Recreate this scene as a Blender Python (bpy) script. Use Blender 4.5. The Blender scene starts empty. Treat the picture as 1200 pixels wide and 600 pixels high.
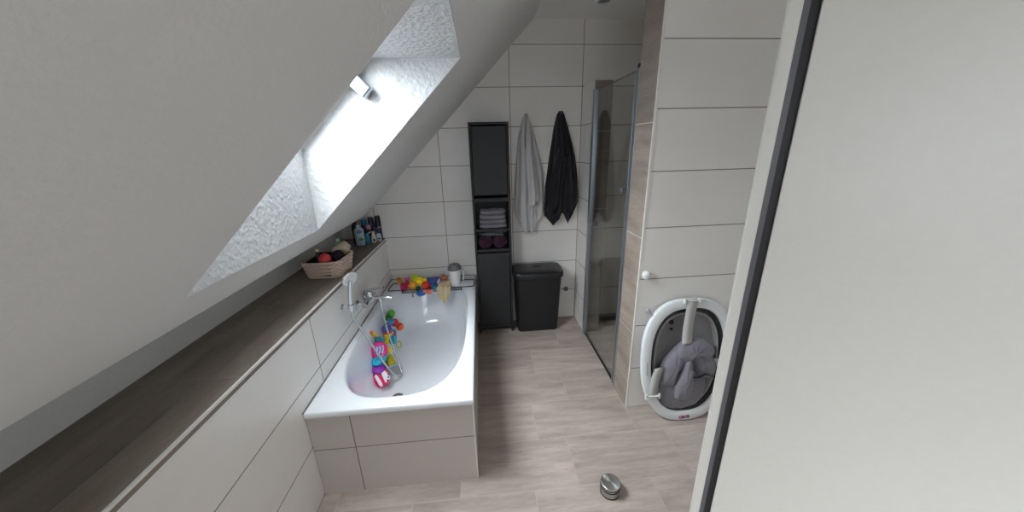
import bpy, bmesh, math, random
from mathutils import Vector, Matrix
random.seed(7)
S = bpy.context.scene
COL = S.collection
PI = math.pi

# ------------------------------------------------------------------ camera
cd = bpy.data.cameras.new('camera'); cam = bpy.data.objects.new('camera', cd); COL.objects.link(cam)
cd.sensor_fit = 'HORIZONTAL'; cd.sensor_width = 36.0; cd.lens = 392.84 / 1200 * 36.0
cd.clip_start = 0.02
r_ = Vector((0.99519901, -0.0949808, -0.02361331)); u_ = Vector((0.05155849, 0.30370296, 0.95137071)); f_ = Vector((0.08319052, 0.94802065, -0.30714195))
cam.matrix_world = Matrix(((r_.x, u_.x, -f_.x, -0.1234), (r_.y, u_.y, -f_.y, -2.9694), (r_.z, u_.z, -f_.z, 1.6347), (0, 0, 0, 1)))
S.camera = cam

# ------------------------------------------------------------------ light: overcast sky through the roof window, plus openings added behind the camera
w = bpy.data.worlds.new('overcast_sky'); S.world = w; w.use_nodes = True
wn = w.node_tree.nodes; wl = w.node_tree.links
bg = wn['Background']; tc = wn.new('ShaderNodeTexCoord'); sp = wn.new('ShaderNodeSeparateXYZ'); cr = wn.new('ShaderNodeValToRGB')
cr.color_ramp.elements[0].color = (.68, .71, .76, 1); cr.color_ramp.elements[0].position = 0.0
cr.color_ramp.elements[1].color = (.93, .965, 1.0, 1); cr.color_ramp.elements[1].position = 0.9
wl.new(tc.outputs['Generated'], sp.inputs[0]); wl.new(sp.outputs['Z'], cr.inputs[0]); wl.new(cr.outputs[0], bg.inputs[0])
# the sun stands behind the cloud, up to the left: a broad brighter patch of sky
dp = wn.new('ShaderNodeVectorMath'); dp.operation = 'DOT_PRODUCT'; dp.inputs[1].default_value = Vector((-.62, -.20, .76)).normalized()
wl.new(tc.outputs['Generated'], dp.inputs[0])
mxx = wn.new('ShaderNodeMath'); mxx.operation = 'MAXIMUM'; mxx.inputs[1].default_value = 0.0; wl.new(dp.outputs['Value'], mxx.inputs[0])
pw = wn.new('ShaderNodeMath'); pw.operation = 'POWER'; pw.inputs[1].default_value = 3.5; wl.new(mxx.outputs[0], pw.inputs[0])
ma = wn.new('ShaderNodeMath'); ma.operation = 'MULTIPLY_ADD'; wl.new(pw.outputs[0], ma.inputs[0]); ma.inputs[1].default_value = 23.0; ma.inputs[2].default_value = 3.3
wl.new(ma.outputs[0], bg.inputs[1])


def portal(name, loc, sx, sy):
    l = bpy.data.lights.new(name, 'AREA'); l.shape = 'RECTANGLE'; l.size = sx; l.size_y = sy
    l.cycles.is_portal = True
    o = bpy.data.objects.new(name, l); COL.objects.link(o)
    n = Vector((1, 0, -1)).normalized(); y = Vector((0, 1, 0)); x = y.cross(-n)
    o.matrix_world = Matrix(((x.x, y.x, -n.x, loc[0]), (x.y, y.y, -n.y, loc[1]), (x.z, y.z, -n.z, loc[2]), (0, 0, 0, 1)))


SK1 = (-2.02, -1.19); SK2 = (-4.20, -3.50)  # SK2 is unseen behind the camera, placed and sized to light the near room
portal('sky_portal', (-.775, -1.605, 1.445 + .42), 1.35, .83)
portal('sky_portal', (-.775, -3.85, 1.445 + .42), 1.35, .7)

pr = bpy.data.lights.new('sky_portal', 'AREA'); pr.shape = 'RECTANGLE'; pr.size = 1.2; pr.size_y = 1.1; pr.cycles.is_portal = True
po = bpy.data.objects.new('sky_portal', pr); COL.objects.link(po); po.location = (-.2, -5.05, 1.65); po.rotation_euler = (math.radians(90), 0, 0)

S.view_settings.view_transform = 'Standard'; S.view_settings.look = 'None'
S.view_settings.gamma = 1.0; S.view_settings.exposure = 1.1
try: S.view_settings.use_curve_mapping = False
except Exception: pass
S.cycles.max_bounces = 12; S.cycles.diffuse_bounces = 7; S.cycles.glossy_bounces = 6; S.cycles.transparent_max_bounces = 16
S.cycles.use_denoising = True
S.cycles.sample_clamp_indirect = 6.0
S.cycles.caustics_reflective = False; S.cycles.caustics_refractive = False


# ------------------------------------------------------------------ materials
def lin(c):
    return tuple((x / 255 / 12.92 if x / 255 <= .04045 else ((x / 255 + .055) / 1.055) ** 2.4) for x in c) + (1,)


class NT:
    def __init__(s, name):
        s.m = bpy.data.materials.new(name); s.m.use_nodes = True
        s.n = s.m.node_tree.nodes; s.l = s.m.node_tree.links; s.b = s.n['Principled BSDF']

    def node(s, t, **k):
        x = s.n.new(t)
        for a, b in k.items(): setattr(x, a, b)
        return x

    def math(s, op, a, b=None, c=None):
        x = s.node('ShaderNodeMath', operation=op)
        for i, v in enumerate((a, b, c)):
            if v is None: continue
            if isinstance(v, (int, float)): x.inputs[i].default_value = v
            else: s.l.new(v, x.inputs[i])
        return x.outputs[0]

    def mix(s, fac, a, b, mode='MIX'):
        x = s.node('ShaderNodeMix', data_type='RGBA', blend_type=mode)
        for i, v in ((0, fac), (6, a), (7, b)):
            if isinstance(v, (int, float)): x.inputs[i].default_value = v
            elif isinstance(v, tuple): x.inputs[i].default_value = v
            else: s.l.new(v, x.inputs[i])
        return x.outputs[2]

    def noise(s, vec, scale, detail=4, rough=.5):
        x = s.node('ShaderNodeTexNoise'); x.inputs['Scale'].default_value = scale
        x.inputs['Detail'].default_value = detail; x.inputs['Roughness'].default_value = rough
        if vec is not None: s.l.new(vec, x.inputs['Vector'])
        return x.outputs['Fac']

    def bump(s, h, strength, dist=.002):
        x = s.node('ShaderNodeBump'); x.inputs['Strength'].default_value = strength; x.inputs['Distance'].default_value = dist
        s.l.new(h, x.inputs['Height']); s.l.new(x.outputs[0], s.b.inputs['Normal']); return x

    def coords(s, which='Object', scale=(1, 1, 1)):
        t = s.node('ShaderNodeTexCoord'); m = s.node('ShaderNodeMapping'); m.inputs['Scale'].default_value = scale
        s.l.new(t.outputs[which], m.inputs[0]); return m.outputs[0]


def mat(name, rgb, rough=.5, metal=0., bump=0., bscale=60, var=.06, bdist=.002, spec=.5, sheen=0., scale=(1, 1, 1), trans=0., alpha=1., coat=0.):
    t = NT(name); v = t.coords('Object', scale)
    n = t.noise(v, bscale)
    c = lin(rgb)
    d = tuple(x * (1 - var * 2) for x in c[:3]) + (1,)
    t.l.new(t.mix(n, d, tuple(min(1, x * (1 + var)) for x in c[:3]) + (1,)), t.b.inputs['Base Color'])
    t.b.inputs['Roughness'].default_value = rough; t.b.inputs['Metallic'].default_value = metal
    t.b.inputs['Specular IOR Level'].default_value = spec
    t.b.inputs['Sheen Weight'].default_value = sheen
    t.b.inputs['Transmission Weight'].default_value = trans
    t.b.inputs['Alpha'].default_value = alpha
    t.b.inputs['Coat Weight'].default_value = coat
    if bump: t.bump(n, bump, bdist)
    return t.m


def tile_mat(name, ua, u0, us, va, v0, vs, rgb, grout, rough=.32, shifts=None, stone=False, gw=.0022):
    """tiles laid on a wall or the floor; joints at u0+k*us and v0+k*vs metres (surface pattern)."""
    t = NT(name)
    tc = t.node('ShaderNodeTexCoord'); sx = t.node('ShaderNodeSeparateXYZ'); t.l.new(tc.outputs['Object'], sx.inputs[0])
    U, V = sx.outputs[ua], sx.outputs[va]
    vv = t.math('DIVIDE', t.math('SUBTRACT', V, v0), vs)
    row = t.math('FLOOR', vv)
    uu = t.math('DIVIDE', t.math('SUBTRACT', U, u0), us)
    if shifts:
        cr = t.node('ShaderNodeValToRGB'); cr.color_ramp.interpolation = 'CONSTANT'
        n = len(shifts)
        for i in range(n):
            e = cr.color_ramp.elements[i] if i < 2 else cr.color_ramp.elements.new(.5)
        for i in range(n):
            e = cr.color_ramp.elements[i]; e.position = i / n
        for i in range(n):
            cr.color_ramp.elements[i].color = (shifts[i],) * 3 + (1,)
        f = t.math('DIVIDE', t.math('ADD', t.math('FLOORED_MODULO', row, n), .5), n)
        t.l.new(f, cr.inputs[0])
        uu = t.math('SUBTRACT', uu, cr.outputs[0])
    cu = t.math('FLOOR', uu)

    def dist(x, s):
        f = t.math('FRACT', x); return t.math('MULTIPLY', t.math('MINIMUM', f, t.math('SUBTRACT', 1.0, f)), s)
    d = t.math('MINIMUM', dist(uu, us), dist(vv, vs))
    mr = t.node('ShaderNodeMapRange'); mr.inputs[1].default_value = gw * .6; mr.inputs[2].default_value = gw * 1.5
    t.l.new(d, mr.inputs[0]); g = mr.outputs[0]          # 0 in grout, 1 on tile
    cv = t.node('ShaderNodeCombineXYZ'); t.l.new(cu, cv.inputs[0]); t.l.new(row, cv.inputs[1])
    wn_ = t.node('ShaderNodeTexWhiteNoise', noise_dimensions='3D'); t.l.new(cv.outputs[0], wn_.inputs[0])
    # stone / fine streak pattern, shifted per tile
    sc = [1, 1, 1]; sc[ua] = .9 if stone else .5; sc[va] = 5.5 if stone else 1.6
    ad = t.node('ShaderNodeVectorMath', operation='MULTIPLY_ADD'); t.l.new(wn_.outputs['Color'], ad.inputs[0]); ad.inputs[1].default_value = (7, 7, 7)
    t.l.new(tc.outputs['Object'], ad.inputs[2])
    mp = t.node('ShaderNodeMapping'); mp.inputs['Scale'].default_value = sc; t.l.new(ad.outputs[0], mp.inputs[0])
    n1 = t.noise(mp.outputs[0], 2.6 if stone else 2.2, 8, .62); n2 = t.noise(mp.outputs[0], 22, 6, .65)
    base = lin(rgb)
    k = (.26, .20, .09) if stone else (.03, .015, .02)
    lo = tuple(x * (1 - k[0] - .02 * i) for i, x in enumerate(base[:3])) + (1,); hi = tuple(min(1, x * (1 + k[0])) for x in base[:3]) + (1,)
    mr1 = t.node('ShaderNodeMapRange'); mr1.inputs[1].default_value = .3; mr1.inputs[2].default_value = .7; t.l.new(n1, mr1.inputs[0])
    c = t.mix(mr1.outputs[0], lo, hi)
    f2 = t.math('ADD', t.math('MULTIPLY', n2, k[1] * 2), 1 - k[1])
    f3 = t.math('ADD', t.math('MULTIPLY', wn_.outputs['Value'], k[2] * 2), 1 - k[2])
    cc = t.node('ShaderNodeCombineColor'); ff = t.math('MULTIPLY', f2, f3)
    for i in range(3): t.l.new(ff, cc.inputs[i])
    c = t.mix(1.0, c, cc.outputs[0], 'MULTIPLY')
    c = t.mix(g, lin(grout), c)
    t.l.new(c, t.b.inputs['Base Color'])
    t.l.new(t.math('ADD', t.math('MULTIPLY', g, rough - .85), .85), t.b.inputs['Roughness'])
    h = t.math('ADD', g, t.math('MULTIPLY', n2, .25 if stone else .03))
    t.bump(h, .35, .0012)
    return t.m


def plaster(name, rgb, strength, scale=55):
    t = NT(name); v = t.coords('Object')
    n = t.noise(v, scale, 5, .55); n2 = t.noise(v, scale * 2.7, 3)
    vo = t.node('ShaderNodeTexVoronoi'); vo.inputs['Scale'].default_value = scale * 1.3; t.l.new(v, vo.inputs[0])
    h = t.math('ADD', t.math('ADD', n, t.math('MULTIPLY', n2, .35)), t.math('MULTIPLY', vo.outputs[0], .5))
    t.bump(h, strength, .006); t.b.inputs['Base Color'].default_value = lin(rgb); t.b.inputs['Roughness'].default_value = .92
    t.b.inputs['Specular IOR Level'].default_value = .2
    return t.m


TILE = (232, 229, 226); GROUT = (112, 108, 102)
M = {}
M['tile_back'] = tile_mat('matt_white_wall_tile_back', 0, .15, .6, 2, 0, .3, TILE, GROUT)
M['tile_knee'] = tile_mat('matt_white_wall_tile_left', 1, -1.43, 1.5, 2, 0, .3, TILE, GROUT)
M['tile_pier'] = tile_mat('matt_white_wall_tile_pier', 0, .153, .6, 2, 0, .3, TILE, GROUT)
M['tile_side'] = tile_mat('matt_white_wall_tile_side', 1, -.9, .6, 2, 0, .3, TILE, GROUT)
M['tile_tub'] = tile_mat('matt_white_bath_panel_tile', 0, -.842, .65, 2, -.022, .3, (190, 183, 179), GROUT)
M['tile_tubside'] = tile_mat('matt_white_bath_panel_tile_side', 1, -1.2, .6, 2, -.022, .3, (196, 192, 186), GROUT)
M['brown'] = tile_mat('taupe_stone_tile', 1, -.9, .9, 2, -.06, .6, (150, 138, 128), (206, 200, 194), .5, None, True)
M['brown_front'] = tile_mat('taupe_stone_tile_front', 0, .3, .9, 2, -.06, .6, (140, 128, 119), (186, 180, 174), .5, None, True)
M['sill'] = tile_mat('taupe_stone_sill', 1, -1.9, .6, 0, -2, .9, (124, 113, 103), (140, 132, 124), .5, None, True)
M['floor'] = tile_mat('taupe_stone_floor_tile', 0, .07, .6, 1, -2.045, .3, (170, 157, 149), (180, 169, 161), .5,
                      [0, .383, .117, .55, .25, .7], True, .002)
M['plaster'] = plaster('smooth_white_plaster', (222, 222, 221), .18, 60)
M['rough_plaster'] = plaster('rough_white_plaster', (204, 206, 208), .9, 38)
M['ceiling'] = plaster('ceiling_paint', (232, 231, 227), .05, 60)
M['acrylic'] = mat('white_enamel', (228, 231, 236), .09, var=.004, coat=.3)
M['chrome'] = mat('chrome', (215, 218, 222), .10, 1., var=.02)
M['steel'] = mat('brushed_steel', (185, 185, 185), .3, 1., .12, 300, .1, scale=(1, 12, 1))
M['alu'] = mat('satin_aluminium', (168, 175, 182), .3, .9, var=.02)
M['trim_white'] = mat('white_trim', (226, 224, 218), .35, var=.02)
M['seal'] = mat('black_rubber', (22, 22, 23), .5)
M['dark_gap'] = mat('dark_recess', (38, 40, 42), .5)
M['cab'] = mat('anthracite_laminate', (34, 35, 38), .55, bump=.05, bscale=120, var=.05)
M['cab_door'] = mat('anthracite_door_laminate', (40, 41, 44), .55, bump=.05, bscale=120, var=.05)
M['cab_in'] = mat('black_laminate_inside', (30, 30, 32), .6)
M['grey_towel'] = mat('light_grey_terry', (206, 205, 205), .95, bump=.9, bscale=420, var=.12, sheen=.3)
M['black_towel'] = mat('black_terry', (32, 30, 37), .97, bump=.9, bscale=420, var=.2, sheen=.15)
M['black_border'] = mat('charcoal_woven_border', (58, 56, 64), .8)
M['stack_grey'] = mat('grey_violet_terry', (132, 126, 136), .95, bump=1., bscale=300, var=.15, sheen=.3)
M['purple'] = mat('plum_terry', (58, 18, 48), .95, bump=1., bscale=260, var=.3, sheen=.08)
M['mesh_grey'] = mat('grey_tulle', (112, 110, 118), .9, bump=1., bscale=200, var=.3)
M['black_wire'] = mat('black_coated_wire', (16, 16, 17), .35)
M['white_pl'] = mat('white_plastic', (226, 226, 224), .3, var=.01)
M['grey_pl'] = mat('mid_grey_plastic', (104, 104, 110), .35, var=.03)
M['bath_white'] = mat('baby_bath_white_plastic', (222, 226, 228), .28, var=.01)
M['bath_grey'] = mat('baby_bath_soft_grey_rubber', (134, 134, 136), .6, var=.04)
M['bath_dark'] = mat('baby_bath_dark_rubber', (60, 60, 62), .6, var=.04)
M['bath_inner'] = mat('baby_bath_light_grey_plastic', (156, 158, 160), .45, var=.02)
M['cushion'] = mat('grey_lilac_fabric', (124, 122, 132), .9, bump=.5, bscale=350, var=.05, sheen=.3)
M['webbing'] = mat('light_grey_webbing', (186, 186, 182), .85, bump=.8, bscale=260, var=.06, scale=(1, 1, 3))
M['wicker'] = mat('pale_beige_wicker', (226, 202, 186), .8, bump=.6, bscale=90, var=.18)
M['cloth'] = mat('beige_terry', (214, 192, 156), .95, bump=1., bscale=300, var=.16)
M['loofah'] = mat('cream_loofah', (216, 200, 178), .95, bump=1., bscale=120, var=.15, bdist=.006)


def glass_mat(name, tint, refl=1.0, rough=0.0):
    t = NT(name); t.n.remove(t.b)
    tr = t.node('ShaderNodeBsdfTransparent'); tr.inputs[0].default_value = tint
    gl = t.node('ShaderNodeBsdfGlossy'); gl.inputs['Roughness'].default_value = rough
    ge = t.node('ShaderNodeNewGeometry'); dt = t.node('ShaderNodeVectorMath', operation='DOT_PRODUCT')
    t.l.new(ge.outputs['Incoming'], dt.inputs[0]); t.l.new(ge.outputs['Normal'], dt.inputs[1])
    om = t.math('SUBTRACT', 1.0, t.math('ABSOLUTE', dt.outputs['Value']))
    fr = t.math('ADD', .04, t.math('MULTIPLY', .96, t.math('POWER', om, 5)))      # Schlick, same from both sides
    mx = t.node('ShaderNodeMixShader'); t.l.new(t.math('MULTIPLY', fr, refl), mx.inputs[0])
    t.l.new(tr.outputs[0], mx.inputs[1]); t.l.new(gl.outputs[0], mx.inputs[2])
    t.l.new(mx.outputs[0], t.n['Material Output'].inputs[0]); return t.m


M['glass'] = glass_mat('clear_shower_glass', (.92, .935, .93, 1))
M['window_glass'] = glass_mat('window_glass', (.93, .95, .95, 1))
_pc = {}


def pl(rgb, rough=.3, **k):
    key = (rgb, rough)
    if key not in _pc: _pc[key] = mat('coloured_plastic_%02x%02x%02x' % rgb, rgb, rough, var=.03, **k)
    return _pc[key]


# ------------------------------------------------------------------ mesh collector
class MB:
    def __init__(s): s.v = []; s.f = []; s.mi = []

    def add(s, vs, fs, mi=0):
        b = len(s.v); s.v += [Vector(v) for v in vs]; s.f += [tuple(b + i for i in f) for f in fs]; s.mi += [mi] * len(fs); return s

    def box(s, lo, hi, R=None, c=None, mi=0):
        x0, y0, z0 = lo; x1, y1, z1 = hi
        vs = [Vector(p) for p in ((x0, y0, z0), (x1, y0, z0), (x1, y1, z0), (x0, y1, z0), (x0, y0, z1), (x1, y0, z1), (x1, y1, z1), (x0, y1, z1))]
        if R is not None:
            c = Vector(c) if c is not None else (Vector(lo) + Vector(hi)) / 2
            vs = [R @ (v - c) + c for v in vs]
        return s.add(vs, [(0, 3, 2, 1), (4, 5, 6, 7), (0, 1, 5, 4), (1, 2, 6, 5), (2, 3, 7, 6), (3, 0, 4, 7)], mi)

    def prism(s, poly, axis, a, b, mi=0):
        """poly: 2-D points in the two other axes (x,z for axis y)."""
        def P(p, t): return {1: (p[0], t, p[1]), 0: (t, p[0], p[1]), 2: (p[0], p[1], t)}[axis]
        n = len(poly); vs = [P(p, a) for p in poly] + [P(p, b) for p in poly]
        fs = [tuple(range(n)), tuple(reversed(range(n, 2 * n)))] + [(i, i + n, (i + 1) % n + n, (i + 1) % n) for i in range(n)]
        return s.add(vs, fs, mi)

    def rings(s, rs, cap0=True, cap1=True, closed=True, mi=0):
        n = len(rs[0]); b = len(s.v); vs = [p for r in rs for p in r]; fs = []
        for k in range(len(rs) - 1):
            for i in range(n if closed else n - 1):
                j = (i + 1) % n; fs.append((k * n + i, k * n + j, (k + 1) * n + j, (k + 1) * n + i))
        if cap0: fs.append(tuple(reversed(range(n))))
        if cap1: fs.append(tuple(range((len(rs) - 1) * n, len(rs) * n)))
        return s.add(vs, fs, mi)

    def lathe(s, prof, c=(0, 0, 0), ax=(0, 0, 1), n=28, sx=1, sy=1, mi=0):
        q = Vector((0, 0, 1)).rotation_difference(Vector(ax).normalized()).to_matrix(); c = Vector(c)
        rs = [[c + q @ Vector((r * sx * math.cos(2 * PI * i / n), r * sy * math.sin(2 * PI * i / n), z)) for i in range(n)] for r, z in prof]
        return s.rings(rs, mi=mi)

    def cyl(s, p0, p1, r0, r1=None, n=16, mi=0):
        p0 = Vector(p0); d = Vector(p1) - p0
        return s.lathe([(r0, 0), (r0 if r1 is None else r1, d.length)], p0, d, n, mi=mi)

    def tube(s, pts, r, n=8, closed=False, mi=0, flat=None):
        pts = [Vector(p) for p in pts]; rs = []; m = len(pts); ref = Vector((0, 0, 1))
        for i, p in enumerate(pts):
            a = pts[(i - 1) % m] if (closed or i) else p; b = pts[(i + 1) % m] if (closed or i < m - 1) else p
            t = (b - a).normalized()
            if abs(t.dot(ref)) > .95: ref = Vector((1, 0, 0)) if abs(t.x) < .9 else Vector((0, 1, 0))
            u = (ref - t * ref.dot(t)).normalized(); ref = u; v = t.cross(u)
            ra, rb = (r, r) if flat is None else flat
            rs.append([p + u * ra * math.cos(2 * PI * k / n) + v * rb * math.sin(2 * PI * k / n) for k in range(n)])
        if closed: rs.append(rs[0])
        return s.rings(rs, not closed, not closed, mi=mi)

    def ball(s, c, r, sx=1, sy=1, sz=1, n=20, m=12, R=None, mi=0):
        c = Vector(c); rs = []
        for k in range(m + 1):
            th = PI * (k + .02 if k == 0 else (k - .02 if k == m else k)) / m
            ring = [Vector((r * sx * math.sin(th) * math.cos(2 * PI * i / n), r * sy * math.sin(th) * math.sin(2 * PI * i / n), -r * sz * math.cos(th))) for i in range(n)]
            rs.append([c + (R @ p if R else p) for p in ring])
        return s.rings(rs, mi=mi)

    def torus(s, c, R, r, ax=(0, 0, 1), n=32, m=10, mi=0):
        q = Vector((0, 0, 1)).rotation_difference(Vector(ax).normalized()).to_matrix(); c = Vector(c)
        return s.tube([c + q @ Vector((R * math.cos(2 * PI * i / n), R * math.sin(2 * PI * i / n), 0)) for i in range(n)], r, m, True, mi=mi)

    def sheet(s, fn, nu, nv, mi=0):
        vs = [fn(i / nu, j / nv) for j in range(nv + 1) for i in range(nu + 1)]
        fs = [(j * (nu + 1) + i, j * (nu + 1) + i + 1, (j + 1) * (nu + 1) + i + 1, (j + 1) * (nu + 1) + i) for j in range(nv) for i in range(nu)]
        return s.add(vs, fs, mi)

    def build(s, name, m, parent=None, smooth=None, bevel=0, solid=0, sub=0, loc=None):
        me = bpy.data.meshes.new(name)
        org = Vector(loc) if loc is not None else Vector((0, 0, 0))
        base = parent_world(parent) if parent else Vector((0, 0, 0))
        off = org if parent is None else base + (org if loc is not None else Vector((0, 0, 0)))
        me.from_pydata([v - off for v in s.v], [], s.f)
        ms = m if isinstance(m, (list, tuple)) else [m]
        for x in ms: me.materials.append(x)
        if len(ms) > 1:
            for p, i in zip(me.polygons, s.mi): p.material_index = i
        b = bmesh.new(); b.from_mesh(me); bmesh.ops.recalc_face_normals(b, faces=b.faces); b.to_mesh(me); b.free()
        if smooth is not None:
            me.shade_smooth(); me.set_sharp_from_angle(angle=math.radians(smooth))
        o = bpy.data.objects.new(name, me); COL.objects.link(o)
        if parent: o.parent = parent
        if loc is not None: o.location = org
        if solid:
            q = o.modifiers.new('Solidify', 'SOLIDIFY'); q.thickness = solid; q.offset = 0
        if bevel:
            q = o.modifiers.new('Bevel', 'BEVEL'); q.width = bevel; q.segments = 2; q.limit_method = 'ANGLE'
        if sub:
            q = o.modifiers.new('Subdivision', 'SUBSURF'); q.levels = sub; q.render_levels = sub
        return o


_pw = {}


def parent_world(p):
    v = Vector((0, 0, 0))
    while p is not None:
        v += p.location; p = p.parent
    return v


def tag(o, label=None, cat=None, group=None, kind=None):
    if label: o['label'] = label
    if cat: o['category'] = cat
    if group: o['group'] = group
    if kind: o['kind'] = kind
    return o


def thing(name, label, cat, loc, group=None):
    o = bpy.data.objects.new(name, None); COL.objects.link(o); o.location = loc; o.empty_display_size = .05
    return tag(o, label, cat, group)


def struct(o): o['kind'] = 'structure'; return o


def RZ(a): return Matrix.Rotation(math.radians(a), 3, 'Z')
def RX(a): return Matrix.Rotation(math.radians(a), 3, 'X')
def RY(a): return Matrix.Rotation(math.radians(a), 3, 'Y')


def lerp_tab(tab, x):
    for (a, va), (b, vb) in zip(tab, tab[1:]):
        if x <= b: return va + (vb - va) * max(0, (x - a)) / (b - a)
    return tab[-1][1]


# ================================================================== THE SETTING
CZ = 2.57; XR = 1.78; XP = .753
struct(MB().box((-1.6, -5.1, -.1), (XR + .1, .1, 0)).build('floor', M['floor']))
struct(MB().prism([(-1.6, -.1), (XR + .1, -.1), (XR + .1, CZ + .1), (.37, CZ + .1), (-1.6, 1.35)], 1, 0, .1).build('wall_back', M['tile_back']))
struct(MB().box((.2, -5.1, CZ), (XR + .1, 0, CZ + .1)).build('ceiling', M['ceiling']))
# knee wall, sill and the low wall behind it
struct(MB().box((-1.4, -5.1, 0), (-.981, 0, .874)).build('wall_left', M['tile_knee']))
struct(MB().box((-1.345, -5.1, .874), (-.979, 0, .898)).build('trim_1', M['sill']))
struct(MB().box((-1.5, -5.1, .874), (-1.345, 0, 1.135)).build('wall_left_upper', M['plaster']))
struct(MB().box((-.984, -5.1, .890), (-.9775, 0, .9)).build('trim_2', M['trim_white']))
# sloped ceiling (45 degrees) with two roof-window wells, the rear one added unseen
IN = lambda x: x + 2.222
sl = MB()
full = [(-1.10, 1.122), (.348, 2.57), (.348, 2.97), (-.62, 2.002), (-1.5, 1.122)]
for a, b in ((SK1[1], 0), (SK2[1], SK1[0]), (-5.1, SK2[0])): sl.prism(full, 1, a, b)
for a, b in (SK1, SK2):
    sl.prism([(-.182, 2.04), (.348, 2.57), (.348, 2.97), (-.582, 2.04)], 1, a, b)
    sl.prism([(-1.10, 1.122), (-.97, 1.252), (-.97, 1.652), (-1.5, 1.122)], 1, a, b)
struct(sl.build('wall_sloped', M['plaster']))
# rough plaster lining inside each well (thin skins set 2 mm proud)
for k, (a, b) in enumerate((SK1, SK2)):
    ln = MB()
    quad = [(-.970, 1.2545), (-.1845, 2.040), (-.580, 2.040), (-.970, 1.650)]
    ln.prism(quad, 1, b - .003, b + .001); ln.prism(quad, 1, a - .001, a + .003)
    ln.prism([(-.1845, 2.037), (-.1815, 2.041), (-.58, 2.041), (-.58, 2.037)], 1, a, b)
    ln.prism([(-.970, 1.2545), (-.967, 1.2545), (-.967, 1.652), (-.970, 1.652)], 1, a, b)
    lo = ln.build('trim_3' if k == 0 else 'trim_4', M['rough_plaster']); struct(lo)
    # the roof window itself
    n = Vector((-1, 0, 1)).normalized(); d = Vector((1, 0, 1)).normalized(); o0 = Vector((-.97, 0, 1.252)) + n * .28
    R = Matrix((( d.x, 0, n.x), (0, 1, 0), (d.z, 0, n.z)))
    def B(m, l0, l1, y0, y1, t0, t1):
        vs = [o0 + d * l + n * t + Vector((0, y, 0)) for t in (t0, t1) for (l, y) in ((l0, y0), (l1, y0), (l1, y1), (l0, y1))]
        m.add(vs, [(0, 3, 2, 1), (4, 5, 6, 7), (0, 1, 5, 4), (1, 2, 6, 5), (2, 3, 7, 6), (3, 0, 4, 7)])
    L0, L1 = -.24, .86
    fr = MB(); B(fr, L0, L0 + .07, a, b, -.0, .09); B(fr, L1 - .06, L1, a, b, 0, .09); B(fr, L0, L1, a, a + .05, 0, .09); B(fr, L0, L1, b - .05, b, 0, .09)
    fo = struct(fr.build('window_%d' % (k + 1), M['white_pl'], bevel=.004))
    gl = MB(); B(gl, L0 + .06, L1 - .05, a + .04, b - .04, .04, .052)
    gl.build('window_pane', M['window_glass'], fo)
    if k == 0:
        # silver pivot fitting on the far side of the sash
        c = Vector((-.632, b - .035, 1.906))
        def PB(l0, l1, y0, y1, t0, t1):
            m = MB(); vs = [c + d * l + n * t + Vector((0, y, 0)) for t in (t0, t1) for (l, y) in ((l0, y0), (l1, y0), (l1, y1), (l0, y1))]
            return m.add(vs, [(0, 3, 2, 1), (4, 5, 6, 7), (0, 1, 5, 4), (1, 2, 6, 5), (2, 3, 7, 6), (3, 0, 4, 7)])
        h2 = PB(-.031, .031, -.03, .034, -.034, .075).build('pivot_fitting', M['alu'], fo, bevel=.012); h2['label'] = 'silver pivot fitting of the roof window'
        PB(-.022, .024, -.033, -.029, -.026, .06).build('cover_plate', M['alu'], h2, bevel=.0015)
# rear and right walls behind the camera
WX0, WX1, WZ0, WZ1 = -.8, .4, 1.1, 2.2
wr = MB().box((-1.6, -5.1, 0), (WX0, -5.0, CZ + .4)); wr.box((WX1, -5.1, 0), (XR, -5.0, CZ + .4)); wr.box((WX0, -5.1, 0), (WX1, -5.0, WZ0)); wr.box((WX0, -5.1, WZ1), (WX1, -5.0, CZ + .4))
struct(wr.build('wall_rear', M['plaster']))
fr = MB().box((WX0, -5.08, WZ0), (WX0 + .05, -5.02, WZ1)); fr.box((WX1 - .05, -5.08, WZ0), (WX1, -5.02, WZ1)); fr.box((WX0 + .05, -5.08, WZ0), (WX1 - .05, -5.02, WZ0 + .05)); fr.box((WX0 + .05, -5.08, WZ1 - .05), (WX1 - .05, -5.02, WZ1))
fo = struct(fr.build('window_3', M['white_pl'], bevel=.003))  # unseen rear window, added to brighten the back wall and pier
MB().box((WX0 + .05, -5.055, WZ0 + .05), (WX1 - .05, -5.045, WZ1 - .05)).build('window_pane', M['window_glass'], fo)
struct(MB().box((XR, -5.1, 0), (XR + .1, 0, CZ)).build('wall_right', M['plaster']))
# pier wall to the right of the shower entry; three faces with their own tiling
pm = MB(); Y0, Y1 = -1.26, -1.055
pm.box((XP + .003, Y0 + .0, 0), (XR, Y1, CZ)); struct(pm.build('wall_pier', M['tile_pier']))
struct(MB().box((XP - .004, Y0 + .003, 0), (XP + .004, Y1 - .001, CZ)).build('wall_pier_side', M['brown']))
struct(MB().box((XP - .006, Y0 - .003, 0), (XP + .005, Y0 + .006, CZ), None).build('trim_5', M['trim_white']))
# stub wall between towels and shower
SY = -.300
struct(MB().box((XP, SY, 0), (.895, 0, 2.092)).build('wall_stub', M['tile_side']))
struct(MB().box((XP + .004, SY - .004, 0), (.896, SY + .002, 2.0925)).build('wall_stub_end', M['brown_front']))
struct(MB().box((XP - .003, SY - .005, 0), (XP + .004, SY + .003, 2.094)).build('trim_6', M['trim_white']))
sh = MB().box((XR - .01, Y1, 0), (XR, 0, CZ)); struct(sh.build('wall_shower_side', M['tile_side']))

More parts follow.
